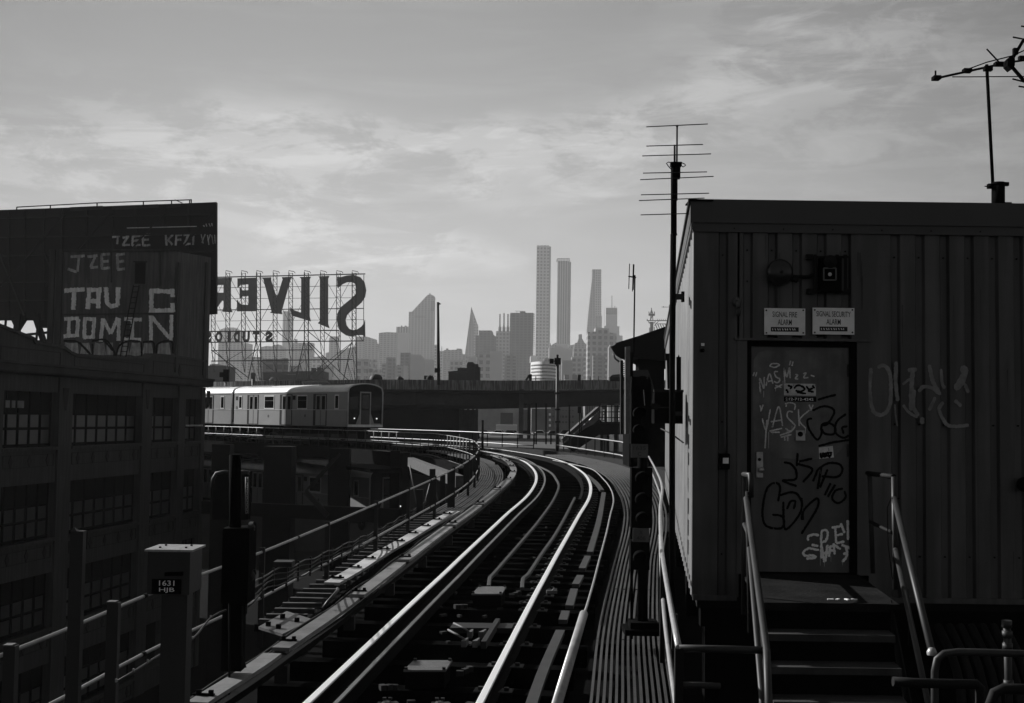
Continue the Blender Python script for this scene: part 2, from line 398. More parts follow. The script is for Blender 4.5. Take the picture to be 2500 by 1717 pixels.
# train stop machinery
tm = thing('trip_stop', 'rusty trip stop mechanism lying between the rails halfway between two grey boxes', 'machine', T(1150, 1540, -0.1))
m = MB(); m.prism([T(*q, 0.0) for q in ((1174,1566),(1187,1566),(1221,1510),(1210,1510))], (0, 0, -0.08)); m.build('arm', M_mid, tm)
m = MB(); m.prism([T(*q, -0.05) for q in ((1098,1533),(1108,1520),(1255,1522),(1250,1534))], (0, 0, -0.06)); m.build('crossbar', M_mid, tm)
m = MB()
for a, b in (((1140,1543),(1152,1536)), ((1168,1543),(1184,1536)), ((1126,1564),(1140,1557)), ((1153,1565),(1168,1557))):
    q = [T(a[0], a[1]), T(a[0] + 12, a[1]), T(b[0] + 4, b[1]), T(b[0], b[1])]; m.prism(q, (0, 0, -0.07))
m.tube([T(1094,1538,0.02), T(1120,1552,0.05), T(1133,1560,0)], 0.012, 6); m.tube([T(1108,1522,0.03), T(1135,1535,0.04), T(1145,1543,0)], 0.012, 6)
m.build('bracket', M_plate, tm)
m = MB()
for k in range(46):
    t = rnd.uniform(0, 1); i = int(8 + t * 40); p, d, r = frames(center[i:i + 3])[1]
    c = p + r * rnd.uniform(-0.62, 0.6) + Vector((0, 0, -0.15)); m.box(c, (rnd.uniform(.03, .12), rnd.uniform(.02, .07), 0.03), rnd.uniform(0, 3))
tag(m.build('track_debris', M_mid), 'scraps of rusty metal and loose spikes lying among the sleepers', 'debris')['kind'] = 'stuff'

# third rail with its cover boards, left of the track
CB = [(440,1742),(482,1715),(622,1627),(710,1566),(839,1478),(985,1368),(1079,1297),(1142,1253),(1180,1224),(1214,1195),(1236,1176),(1250,1160),(1253,1142),(1237,1124),(1203,1110)]
tr = thing('third_rail', 'third rail under lit grey cover boards left of the running rails', 'third rail', (0, 0, 0))
cbp = catmull([T(x, y, 0.20) for x, y in CB], 0.25)
tot = len(cbp); M_boardb = mat('darker_cover_board', 0.11, 0.6, 0.0, 0.45, 3, 0.35, 18); M_boardc = mat('scuffed_cover_board', 0.21, 0.55, 0.0, 0.5, 4, 0.35, 18)
lens = [9, 12, 12, 16, 14, 14, 12, 12, 12, 12, 12]
i = 0; k = 0
while i < tot - 3:
    n = lens[min(k, len(lens) - 1)]; seg = cbp[i + 1:min(tot, i + n)]
    if len(seg) >= 3:
        w = 0.085; m = MB(); m.sweep([p + Vector((0, 0, rnd.uniform(0, .012) if q in (0, len(seg) - 1) else 0.006)) for q, p in enumerate(seg)], [(-w, 0), (w, 0), (w, -0.035), (-w, -0.035)]); m.build('cover_board', (M_board, M_boardb, M_board, M_boardc)[k % 4], tr)
        b = MB(); p = seg[1]
        fr = frames(seg)[1][2]
        for u in (-0.07, 0.03): b.box(p + fr * u + Vector((0, 0, 0.025)), (0.035, 0.035, 0.045))
        b.box(p + fr * -0.03 + Vector((0, 0, 0.012)), (0.17, 0.04, 0.016), math.atan2(fr.y, fr.x)); b.build('bracket', M_black, tr)
    i += n - 1; k += 1
m = MB(); m.sweep(offset(cbp, 0.02, -0.11), [(-0.03, 0), (0.03, 0), (0.03, -0.06), (-0.03, -0.06)]); m.build('power_rail', M_rust, tr)
edge = [T(x, y, 0.05) for x, y in ((713,1588),(760,1555),(840,1500),(900,1455),(982,1391),(1060,1331),(1110,1290))]
m = MB(); m.sweep(catmull(edge, 0.4), [(-0.022, 0), (0.022, 0), (0.022, -0.06), (-0.022, -0.06)]); m.build('insulator_strip', M_board2, tr)
m = MB()
for p in cbp[::9]: m.box(p + Vector((0.02, 0, -0.23)), (0.12, 0.12, 0.16))
m.build('insulator', M_mid, tr)
# cables alongside
cb = thing('cable_run', 'dark cables bundled along the left side of the cover boards', 'cable', (0, 0, 0))
for o_, r_ in ((-0.16, .014), (-0.20, .012), (-0.25, .016)):
    m = MB(); m.tube([p + Vector((0, 0, 0.015 * math.sin(i * .7 + o_ * 9))) for i, p in enumerate(offset(cbp[:70], o_, -0.10))], r_, 6); m.build('cable', M_dark, cb)

# bleached footboard with the open sleeper ends on its left
WB = [(810,1422),(870,1388),(930,1350),(1000,1310),(1060,1275),(1110,1248)]
wbp = catmull([T(x, y, -0.02) for x, y in WB], 0.3)
fb = thing('footboard', 'bleached walking board beside the cover boards near the handrail', 'board', wbp[0])
m = MB(); m.sweep(wbp, [(-0.11, 0), (0.11, 0), (0.11, -0.04), (-0.11, -0.04)]); m.build('board', M_board2, fb)
m = MB()
for i, (p, d, r) in enumerate(frames(wbp)):
    if i % 3 == 1: m.bar(p - r * 0.10 + Vector((0, 0, .02)), p + r * 0.08 + Vector((0, 0, .02)), 0.04, 0.02); m.box(p + r * 0.03 + Vector((0, 0, .03)), (.035, .035, .045)); m.box(p - r * 0.08 + Vector((0, 0, .03)), (.035, .035, .04))
m.build('bracket', M_black, fb)
te = thing('cable_rack', 'open rack of short timber rungs between the handrail and the bleached board', 'rack', wbp[0] + Vector((-.6, 0, -.1)))
RK = catmull([T(x, y, -0.08) for x, y in ((690,1520),(745,1478),(800,1437),(860,1395),(930,1345),(1000,1300),(1075,1255))], 0.17)
m = MB()
for i, (p, d, r) in enumerate(frames(RK)):
    if i % 2: continue
    a = p - r * 0.28 + d * rnd.uniform(-.05, .05); b = p + r * 0.20 + d * 0.02; m.bar(a, b, 0.07, 0.06)
m.build('rung', mat('rack_timber', 0.06, 0.8, 0, 0.5, 4, 0.3, 12), te)
m = MB(); m.sweep(offset(RK, -0.3, -0.03), [(-.03, 0), (.03, 0), (.03, -.08), (-.03, -.08)]); m.sweep(offset(RK, 0.22, -0.03), [(-.03, 0), (.03, 0), (.03, -.08), (-.03, -.08)]); m.build('rung_rail', M_black, te)
# post foot plate
pf = thing('anchor_plate', 'lit steel plate bolted down at the foot of a handrail post', 'plate', T(720, 1520, -.05))
m = MB(); m.prism([T(*q, -0.04) for q in ((631,1530),(700,1492),(763,1512),(690,1548))], (0, 0, -0.03)); m.build('plate', M_plate, pf)
m = MB()
for q in ((655,1524),(690,1505),(680,1530),(725,1514)): m.box(T(*q, -0.02), (.05, .05, .05))
m.build('bolt', M_black, pf)
# conduit looping over to the cover boards
m = MB(); m.tube(catmull([T(788,1487,0.05), T(800,1470,0.12), T(822,1445,0.2), T(824,1437,0.1)], 0.1), 0.02, 6)
tag(m.build('conduit', M_pipe2), 'thin bent conduit rising in front of the open rack', 'conduit')

# ---------------------------------------------------------------- walkways of lengthwise planks
def walkway(name, label, left, right, n, gap, dz, seglen, matl, jit=0.0):
    """left/right: resampled 3-D edges with the same count"""
    root = thing(name, label, 'walkway', left[0]); N = len(left)
    m = MB(); r2 = random.Random(5)
    for k in range(n):
        a0, a1 = (k + gap / 2) / n, (k + 1 - gap / 2) / n
        i = 0
        while i < N - 1:
            j = min(N - 1, i + seglen); z = r2.uniform(-jit, jit)
            pts = []; vs = []
            for q in range(i, j + 1):
                A = left[q].lerp(right[q], a0) + Vector((0, 0, z)); B = left[q].lerp(right[q], a1) + Vector((0, 0, z))
                vs += [A, B, B - Vector((0, 0, .05)), A - Vector((0, 0, .05))]
            fs = []; L = j - i + 1
            for q in range(L - 1):
                for e in range(4): fs.append((q * 4 + e, q * 4 + (e + 1) % 4, (q + 1) * 4 + (e + 1) % 4, (q + 1) * 4 + e))
            fs += [(0, 3, 2, 1), ((L - 1) * 4, (L - 1) * 4 + 1, (L - 1) * 4 + 2, (L - 1) * 4 + 3)]
            m.add(vs, fs); i = j
    m.build('plank', matl, root)
    b = MB()
    for q in range(0, N, seglen): b.bar(left[q] - Vector((0, 0, .11)), right[q] - Vector((0, 0, .11)), 0.12, 0.1)
    b.build('joist', M_tie, root)
    return root
def resample(pts, n):
    d = [0]
    for a, b in zip(pts, pts[1:]): d.append(d[-1] + (b - a).length)
    out = []; k = 0
    for i in range(n):
        t = d[-1] * i / (n - 1)
        while k < len(pts) - 2 and d[k + 1] < t: k += 1
        u = (t - d[k]) / max(1e-6, d[k + 1] - d[k]); out.append(pts[k].lerp(pts[k + 1], u))
    return out
WL = [(1425,1760),(1435,1715),(1457,1534),(1489,1399),(1517,1292),(1519,1235),(1503,1193),(1471,1157),(1415,1130),(1330,1110)]
left = resample(catmull([T(x, y, -0.10) for x, y in WL], 0.5), 70)
right = [p + r * interp_x([(0, .78), (20, .78), (40, 1.3), (80, 1.2)], p.y) for p, d, r in frames(left)]
walkway('plank_walkway', 'walkway of long parallel planks running between the track and the metal hut', left, right, 14, 0.54, 0, 5, M_plank, 0.006)
iw = [p for p in rail_l if 21 < p.y < 62]
lf = resample(offset(iw, -1.75, -0.12), 40); rg = resample(offset(iw, -0.95, -0.12), 40)
walkway('plank_walkway', 'walkway of parallel planks inside the bend behind the left handrail', lf, rg, 12, 0.4, 0, 5, M_plank, 0.006)
# broken line of flat timbers right of the right rail
tb = thing('timber_strip', 'broken line of flat boards lying right of the right rail', 'board', T(1340, 1600, 0))
for seg in ([(1284,1760),(1297,1717),(1330,1625),(1368,1538)], [(1374,1513),(1381,1491)], [(1390,1478),(1402,1437)], [(1405,1426),(1417,1404)], [(1421,1387),(1435,1357)], [(1440,1347),(1462,1270),(1474,1202)], [(1470,1196),(1455,1177),(1433,1159)]):
    pts = catmull([T(x, y, 0.0) for x, y in seg], 0.3); m = MB(); m.sweep(pts, [(-.05, 0), (.05, 0), (.05, -.05), (-.05, -.05)]); m.build('board', M_duct, tb)
# slim pipe between boards and walkway
SP = [(1428,1496),(1449,1423),(1462,1372),(1466,1357),(1481,1300),(1490,1258),(1498,1222),(1491,1194),(1473,1170),(1447,1147),(1407,1136),(1350,1124)]
m = MB(); m.tube(catmull([T(x, y, 0.02) for x, y in SP], 0.4), 0.016, 6)
tag(m.build('slim_pipe', M_pipe), 'slim shining pipe following the bend between boards and walkway', 'pipe')
# thick pipe rail nearest the bottom edge
a, b = T(1350, 1755, 0.55), T(1425, 1500, 0.35)
tk = thing('grab_rail', 'thick bright slanting pipe rail on the bottom edge right of the track', 'rail', Vector((b.x, b.y, b.z - .6)))
q0 = P(1352, 1745, 7.2); q1 = P(1425, 1500, 9.6)
m = MB(); m.tube([q0, q1, q1 + Vector((0, .02, -.01))], 0.034, 12); m.build('pipe', M_pipe, tk)
# extra thin bits of machinery right of the rail
sw = thing('switch_lever', 'small lit ratchet lever beside the right rail', 'lever', T(1347, 1446, -.1))
m = MB(); m.bar(T(1334,1445,.05), T(1360,1445,.05), .05, .04); m.tube([T(1348,1445,.06), T(1353,1436,.1)], .012, 6); m.build('lever', M_plate, sw)

# ---------------------------------------------------------------- handrails of pipe
def handrail(name, label, top, gap, posts, footz, pr=0.017, pm=None, post_w=0.062, low=True):
    root = thing(name, label, 'handrail', (top[0].x, top[0].y, top[0].z - 1.2))
    for k, dz in enumerate((0, -gap) if low else (0,)):
        m = MB(); pts = [p + Vector((0, 0, dz)) for p in top]; m.tube(pts, pr, 8)
        o = m.build('rail', pm or M_pipe, root)
        c = MB()
        for i in range(6, len(pts) - 2, 9):
            d = (pts[i + 1] - pts[i]).normalized(); c.tube([pts[i], pts[i] + d * 0.06], pr * 1.35, 8)
        c.build('coupling', M_dark, o)
    for p in posts:
        m = MB(); a = Vector((p.x, p.y, p.z + 0.05)); w = post_w
        m.add(*angle_post(a, a - Vector((0, 0, footz)), w)); m.build('post', M_mid, root)
    return root
def angle_post(a, b, w):
    t = 0.014; prof = [(-w / 2, -t), (w / 2, -t), (w / 2, w / 2), (w / 2 - t, w / 2), (w / 2 - t, t), (-w / 2, t)]
    n = len(prof); vs = [Vector((p.x + x, p.y + y, p.z)) for p in (a, b) for x, y in prof]
    return vs, [(i, (i + 1) % n, (i + 1) % n + n, i + n) for i in range(n)] + [tuple(range(n)), tuple(range(n, 2 * n))[::-1]]
HL = [(-60,1625),(0,1600),(190,1528),(350,1455),(610,1360),(780,1290),(955,1215),(1100,1150),(1155,1117),(1170,1093),(1163,1082),(1149,1074),(1102,1065),(1053,1058)]
hp = [T(x, y, 0.70) for x, y in HL]
hz = catmull(hp, 0.45)
hz += [Vector((p.x, p.y, zt(p.y) + 0.68)) for p in catmull([hz[-1], Vector((-8.4, 73, 0)), Vector((-12.3, 78.9, 0)), Vector((-18.3, 86.9, 0)), Vector((-26, 96.5, 0))], 0.6)[1:]]
hz = smooth(hz, 3)
posts = []; dd = 0
for a, b in zip(hz, hz[1:]):
    dd += (b - a).length
    if dd > 2.35 and b.y > 14.3: dd = 0; posts.append(b)
handrail('pipe_handrail', 'long two pipe handrail sweeping round the left side of the track to the train', hz, 0.53, [p for p in posts if p.y < 48][::1], 1.15)
hr2 = thing('picket_rail', 'low railing of thin uprights along the viaduct edge below the train', 'railing', hz[-1])
m = MB()
for p in resample([p for p in hz if p.y > 47], 44): m.tube([p, p - Vector((0, 0, 1.1))], 0.022, 5)
m.build('upright', M_pipe2, hr2)
m = MB(); m.tube([p - Vector((0, 0, 1.12)) for p in hz if p.y > 47], 0.03, 6); m.build('bottom_rail', M_pipe2, hr2)
# an outer railing on the far side of the bend
orp = [(960,1050),(1100,1054),(1200,1058),(1290,1062),(1305,1063)]
o1 = [P(x, y, Y) for (x, y), Y in zip([(905,1047),(1010,1050),(1100,1053),(1200,1057),(1303,1062)], (92, 84, 79, 75, 71))]
r1 = thing('pipe_railing', 'two pipe railing on the outside of the bend below the road viaduct', 'railing', o1[0])
for dz in (0, -0.62):
    m = MB(); m.tube([p + Vector((0, 0, dz)) for p in catmull(o1, 2)], .035, 6); m.build('rail', M_pipe, r1)
m = MB()
for p in resample(o1, 15): m.bar(p, p - Vector((0, 0, 1.1)), .06)
m.build('post', M_mid, r1)
o2 = [P(x, y, Y) for (x, y), Y in zip([(1360,1060),(1420,1067),(1515,1079),(1540,1086)], (62, 57, 51, 49))]
r1 = thing('pipe_railing', 'two pipe railing right of the lamp mast in front of the escalator', 'railing', o2[0])
for dz in (0, -0.55):
    m = MB(); m.tube([p + Vector((0, 0, dz)) for p in catmull(o2, 2)], .03, 6); m.build('rail', M_pipe, r1)
m = MB()
for p in resample(o2, 10): m.bar(p, p - Vector((0, 0, 1.05)), .05)
m.build('post', M_mid, r1)
# right hand railing beside the hut
q_top = [P(1657,1582,7.9), P(1636,1470,9.6), P(1618,1363,12.6), P(1613,1300,15), P(1612,1240,18), P(1616,1186,22), P(1601,1147,27), P(1584,1115,33)]
hr = thing('pipe_handrail', 'two pipe handrail between the plank walkway and the metal hut', 'handrail', (1.1, 8, -.1))
m = MB(); m.tube(catmull(q_top, .5), .022, 8); m.build('rail', M_pipe, hr)
q_low = [P(1660,1760,7.6), P(1650,1715,8.1), P(1633,1594,9.8), P(1620,1480,12.2), P(1613,1363,15.5), P(1611,1270,20), P(1613,1215,24), P(1600,1175,29), P(1590,1150,34)]
m = MB(); m.tube(catmull(q_low, .5), .02, 8); m.build('rail', M_pipe, hr)
m = MB(); m.tube([P(1657,1583,7.9), P(1760,1585,7.92), P(1872,1588,7.95)], .024, 8); m.build('crossbar', M_pipe2, hr)
m = MB(); m.tube([P(1655,1672,7.9), P(1700,1673,7.9), P(1758,1675,7.92)], .02, 8); m.build('crossbar', M_pipe2, hr)
m = MB(); m.bar(P(1657,1583,7.9), P(1657,1583,7.9) - Vector((0, 0, 1.3)), .05); m.build('post', M_dark, hr)
for p in (q_top[2], q_top[4]):
    m = MB(); m.bar(p, p - Vector((0, 0, 1.1)), .05); m.build('post', M_dark, hr)

# ================================================================== signal hut on the right
HY = 11.7
def F(px, py, off=0.0): return P(px, py, HY - off)
hx0 = F(1693, 1000).x; hz0 = F(1695, 1457).z; hz1 = F(1690, 545).z; hz2 = F(1690, 488).z
hx1 = 7.2; HL_ = 19.5; SDIR = Vector((0.112, 1, 0)); 
hut = thing('signal_hut', 'windowless dark hut clad in ribbed metal with a graffitied door on the right', 'hut', (3.5, HY + 3, hz0))
def ribbed(mb, p0, dirv, nrm, length, z0, z1, pitch, groove, depth, start=0.0):
    """vertical box ribs; nrm points outward, grooves sink by depth"""
    pr = []; u = 0.0
    pr.append((0, 0)); u = start
    while u + groove < length:
        pr += [(u, 0), (u + 0.018, -depth), (u + groove - 0.018, -depth), (u + groove, 0)]; u += pitch
    pr.append((length, 0)); n = len(pr); vs = []
    for z in (z0, z1):
        for a, b in pr: vs.append(Vector((p0.x, p0.y, z)) + dirv * a + nrm * b)
    mb.add(vs, [(i, i + 1, i + 1 + n, i + n) for i in range(n - 1)])
sd = SDIR.normalized(); sn = Vector((-sd.y, sd.x, 0))
DX0, DX1 = F(1799, 1100).x, F(2120, 1100).x; DZT = F(1960, 829).z
m = MB(); pitch = 0.2352
x_first = F(1680 + 215 / 2.902, 700).x - hx0
ribbed(m, Vector((hx0, HY, 0)), Vector((1, 0, 0)), Vector((0, -1, 0)), DX0 - hx0 + 0.02, hz0, hz1, pitch, 0.095, 0.04, x_first)
k = math.ceil((DX0 - hx0 - x_first) / pitch)
ribbed(m, Vector((DX0, HY, 0)), Vector((1, 0, 0)), Vector((0, -1, 0)), DX1 - DX0, DZT, hz1, pitch, 0.095, 0.04, hx0 + x_first + k * pitch - DX0)
k = math.ceil((DX1 - hx0 - x_first) / pitch)
ribbed(m, Vector((DX1, HY, 0)), Vector((1, 0, 0)), Vector((0, -1, 0)), hx1 - DX1, hz0, hz1, pitch, 0.095, 0.04, hx0 + x_first + k * pitch - DX1)
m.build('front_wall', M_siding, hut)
M_siding_s = mat('sunlit_metal_siding', 0.26, 0.5, 0.0, 0.2, 1.4, 0.05, 5, streak=0.15)  # lighter copy of the front siding, sunlight on the flank put into its colour
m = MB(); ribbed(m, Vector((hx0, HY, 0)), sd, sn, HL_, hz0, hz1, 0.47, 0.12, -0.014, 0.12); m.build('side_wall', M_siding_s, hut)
far = Vector((hx0, HY, 0)) + sd * HL_
m = MB(); m.box2((far.x, far.y, hz0), (hx1 + 2, far.y + .1, hz1)); m.box2((hx1, HY, hz0), (hx1 + .1, far.y, hz1)); m.prism([Vector((hx0 + .06, HY + .12, hz0)), Vector((hx1, HY + .12, hz0)), Vector((hx1, far.y, hz0)), Vector((far.x + .06, far.y, hz0))], (0, 0, -.12)); m.build('back_wall', M_dark, hut)
ex = 0.045
rf = MB(); c0 = Vector((hx0 - ex, HY - ex, 0)); c1 = c0 + sd * (HL_ + .1)
rf.add([(c0.x, c0.y, hz2), (hx1 + .3, c0.y, hz2), (hx1 + 3, c1.y, hz2), (c1.x, c1.y, hz2), (c0.x, c0.y, hz1), (hx1 + .3, c0.y, hz1), (hx1 + 3, c1.y, hz1), (c1.x, c1.y, hz1)],
       [(0, 1, 2, 3), (4, 7, 6, 5), (0, 4, 5, 1), (1, 5, 6, 2), (2, 6, 7, 3), (3, 7, 4, 0)])
rfo = rf.build('roof', M_siding_d, hut)
m = MB(); m.box2((hx0 - .02, HY - .025, hz1), (hx1, HY - .001, hz1 - 0.085)); m.bar(Vector((hx0 - .022, HY - .04, hz1 - .03)), far + Vector((-.03, 0, hz1 - .03)), .03, .06); m.build('eave_trim', M_siding_d, hut)
m = MB(); m.bar(c0 + Vector((-.012, 0, hz2 - 0.02)), c1 + Vector((-.012, 0, hz2 - .02)), .02, .05)
m.build('roof_edge', M_mid, rfo)
m = MB()
rr = random.Random(4)
for i in range(16):
    x = hx0 + x_first + 0.045 + i * pitch
    if DX0 - .02 < x < DX1: zl = (hz1 - .25, hz1 - .55)
    else: zl = (hz1 - .3, hz1 - 1.9, hz0 + .4)
    for z in zl: m.disc((x, HY + 0.038, z), (0, -1, 0), .009, .012, 6)
    if i % 2 == 0: m.disc((x + .1, HY - .027, hz1 - .05), (0, -1, 0), .008, .008, 6)
m.build('screw', M_black, hut)
m = MB(); m.box2((hx0 - .006, HY - .006, hz0), (hx0 + .05, HY + .02, hz1)); m.box2((hx0, HY - .03, hz0 + .02), (DX0, HY - .003, hz0 - .03)); m.box2((DX1, HY - .03, hz0 + .02), (hx1, HY - .003, hz0 - .03)); m.build('corner_trim', M_siding_s if False else M_siding, hut)
# lapped sheets, runs of rust below the screws
M_rustrun = mat('rust_run', 0.035, 0.9, 0, 0.5, 6)
m = MB(); rr2 = random.Random(21)
def WR(x, z, o=0.0): return Vector((x, HY - 0.0015 - o, z))
for i in range(26):
    k = rr2.randrange(0, 17); x = hx0 + x_first + 0.095 + (pitch - .095) * rr2.random() + k * pitch
    z = hz1 - .09 - rr2.random() * (3.4 if not DX0 < x < DX1 else .4); L = rr2.uniform(.1, .55); w = rr2.uniform(.004, .012)
    if x + w > hx0 + x_first + 0.1 + k * pitch + .13 or (DX0 - .02 < x < DX1 + .02 and z - L < DZT): continue
    m.add([WR(x, z), WR(x + w, z), WR(x + w * .7, z - L), WR(x + w * .3, z - L)], [(0, 1, 2, 3)])
m.build('rust_run', M_rustrun, hut)
m = MB()
for k in (0, 5, 10, 14):
    x = hx0 + x_first + 0.112 + k * pitch
    if DX0 - .1 < x < DX1: continue
    m.box2((x, HY - .0025, hz0 + .01), (x + .006, HY + .004, hz1 - .09))
m.build('sheet_lap', M_siding_d, hut)
# supports under the hut
m = MB()
for y in (HY + .3, HY + 6, HY + 12, HY + 18):
    x = hx0 + .2 + .112 * (y - HY); m.bar((x, y, hz0 - .12), (x, y, -3), .16); m.bar((x + 2.2, y, hz0 - .12), (x + 2.2, y, -3), .16)
m.bar((hx0 + .1, HY + .2, hz0 - .2), (hx1, HY + .2, hz0 - .2), .12, .2); m.build('support', M_black, hut)
# door opening
fx0, fx1 = F(1823, 1100).x, F(2092, 1100).x; ftop = F(1960, 843).z; sill = F(1960, 1398).z
m = MB()
m.box2((DX0 - .03, HY - .035, DZT + .006), (DX1 + .03, HY + .03, DZT - .016))
m.box2((DX0, HY - .012, DZT - .016), (fx0, HY + .05, sill - .02)); m.box2((fx1, HY - .012, DZT - .016), (DX1, HY + .05, sill - .02))
m.build('door_frame', M_siding, hut)
m = MB(); m.box2((fx0, HY + .002, DZT - .017), (F(1834, 1100).x, HY + .06, sill)); m.box2((F(2075, 1100).x, HY + .002, DZT - .017), (fx1, HY + .06, sill)); m.box2((fx0, HY + .004, DZT - .02), (fx1, HY + .062, F(1960, 847).z)); m.box2((fx0, HY + .01, sill), (fx1, HY + .07, sill - .05)); m.build('door_jamb', M_black, hut)
M_door = mat('painted_steel_door', 0.15, 0.45, 0, 0.22, 1.6, 0.08, 6, streak=0.2)
m = MB(); m.box2((F(1834, 1100).x, HY + .03, F(1960, 847).z), (F(2075, 1100).x, HY + .08, sill)); door = m.build('door', M_door, hut)
DF = 0.03
def D(px, py, o=0.0): return P(px, py, HY + DF - 0.0045 - o)
def ribbon(mb, pts, w, mapper, jitter=0.15, order=0, seed=1, rag=False):
    rn = random.Random(seed + order * 17); p3 = [Vector((a, b, 0)) for a, b in pts]
    q = catmull(p3, max(1.2, w * 0.35)) if len(p3) > 2 and not rag else resample(p3, max(2, int(sum((b - a).length for a, b in zip(p3, p3[1:])) / max(0.8, w * .25))))
    vs = []; n = len(q)
    for i, p in enumerate(q):
        d = q[min(i + 1, n - 1)] - q[max(i - 1, 0)]
        if d.length < 1e-6: d = Vector((1, 0, 0))
        d.normalize(); r = Vector((d.y, -d.x, 0))
        k = 1 + rn.uniform(-jitter, jitter); k2 = 1 + rn.uniform(-jitter, jitter)
        if not rag and (i == 0 or i == n - 1): k = k2 = 0.45
        a = p + r * w / 2 * k; b = p - r * w / 2 * k2
        vs += [mapper(a.x, a.y, 0.0004 * order), mapper(b.x, b.y, 0.0004 * order)]
    mb.add(vs, [(2 * i, 2 * i + 1, 2 * i + 3, 2 * i + 2) for i in range(n - 1)])
def zc(x0, y0, sc):
    return lambda pts: [(x0 + a / sc, y0 + b / sc) for a, b in pts]
Z7 = zc(1780, 800, 2.66)
M_patch = mat('repainted_patch', 0.21, 0.6, 0, 0.35, 5, streak=0.3)
m = MB(); q = [Vector((a, b, 0)) for a, b in ((1841,1120),(1838,960),(1840,878),(1852,861),(1872,855),(1888,858),(1900,852),(1925,857),(1948,849),(1972,856),(1998,860),(2014,851),(2040,848),(2058,862),(2066,890),(2062,950),(2064,1020),(2060,1090),(2040,1112),(1980,1124),(1900,1118))]
m.add([D(v.x, v.y, -0.001) for v in q], [tuple(range(len(q)))]); m.build('paint_patch', M_patch, door)
M_sprayL = mat('pale_spray_paint', 0.60, 0.7, 0, 0.35, 14)
M_sprayW = mat('white_spray_paint', 0.95, 0.7, 0, 0.15, 20)
M_sprayD = mat('black_spray_paint', 0.008, 0.9, 0, 0.4, 10, spec=0.05)
def tagset(name, strokes, w, matl, parent, mapper, zf, jit=0.15, seed=1):
    m = MB()
    for i, st in enumerate(strokes): ribbon(m, zf(st), w, mapper, jit, i % 12, seed)
    return m.build(name, matl, parent)
tagset('graffiti', [  # first tag
    [(165,290),(155,315)], [(180,290),(172,318)], [(202,420),(200,330),(225,395),(228,320)], [(240,380),(262,300),(285,365)], [(248,350),(280,345)], [(318,285),(295,290),(305,320),(330,335),(315,358),(290,350)],
    [(362,360),(358,265),(375,320),(392,262),(396,330)], [(400,215),(392,245)], [(415,220),(408,250)], [(262,250),(280,235),(315,235),(325,245),(295,258),(262,250)], [(430,305),(445,310),(430,330),(450,335)], [(480,300),(500,295),(485,325),(515,325)], [(530,310),(555,318)], [(295,395),(345,370)], [(300,375),(340,390)],
    # second tag
    [(200,505),(210,540)], [(222,500),(205,545)], [(215,590),(240,660),(268,530)], [(245,600),(233,785)], [(280,650),(322,515),(348,640)], [(270,612),(345,600)], [(262,672),(345,655)], [(270,680),(330,680)],
    [(415,550),(385,545),(378,580),(410,615),(428,640),(400,672),(365,655)], [(450,530),(455,640)], [(522,535),(458,600),(498,655)], [(520,500),(530,530)], [(545,500),(530,540)], [(362,495),(395,488),(428,500),(425,535)], [(372,500),(370,515)], [(330,700),(410,672)], [(335,712),(405,695)], [(360,705),(362,735)], [(378,700),(380,738)]], 3.4, M_sprayL, door, D, Z7, 0.35)
tagset('graffiti', [
    [(575,470),(640,450),(695,437)], [(540,590),(510,600),(515,650),(545,700),(575,728),(600,690),(600,640),(640,625),(680,560),(670,525),(610,512),(540,540)], [(600,660),(625,690),(680,690),(690,650),(650,620),(605,630),(598,665)], [(760,560),(700,610),(690,680),(740,715),(780,700)], [(770,640),(735,650),(745,690)],
    [(580,770),(680,745),(780,730)], [(355,875),(400,885),(435,930),(430,985),(350,995),(440,1030)], [(445,815),(440,900)], [(540,850),(440,880),(540,920),(480,1005)], [(545,1000),(560,960)],
    [(560,965),(580,920),(650,880),(720,890),(735,930),(700,970),(600,965)], [(600,900),(575,1050)], [(640,920),(590,1040)], [(660,1010),(620,1090)], [(690,1020),(640,1100)], [(740,1045),(690,1060),(670,1110),(710,1140),(755,1105),(750,1060)],
    [(320,1130),(330,1030),(290,1010),(250,1040),(225,1120),(218,1230),(245,1290),(330,1305),(358,1270),(340,1225),(280,1215)], [(330,1090),(400,1070),(450,1090),(475,1160),(440,1240),(370,1310),(355,1250),(352,1130)], [(375,1180),(400,1130),(430,1130),(420,1180)], [(470,1250),(490,1180),(570,1110),(575,1165),(520,1260),(470,1340)], [(470,1105),(480,1250)]], 5.6, M_sprayD, door, D, Z7, 0.2, 2)
tagset('graffiti', [
    [(515,1385),(512,1360),(545,1345),(585,1348)], [(535,1410),(580,1420)], [(600,1500),(600,1340),(620,1315),(640,1330),(630,1380),(605,1395)], [(665,1300),(725,1290)], [(690,1300),(695,1400)], [(740,1340),(698,1350)], [(695,1400),(750,1390)], [(725,1270),(750,1335)], [(770,1250),(772,1380)],
    [(585,1445),(520,1435),(485,1455),(490,1480),(545,1480),(560,1495),(500,1500)], [(600,1420),(620,1525)], [(640,1410),(625,1520)], [(600,1470),(650,1460)], [(655,1420),(650,1490)], [(650,1425),(700,1415)], [(655,1450),(690,1445)], [(680,1400),(685,1475)], [(695,1420),(725,1440)], [(730,1410),(790,1435)], [(760,1420),(765,1480),(735,1525)], [(740,1470),(770,1465)]], 6.0, M_sprayW, door, D, Z7, 0.3, 3)
dr = MB(); r5 = random.Random(31)
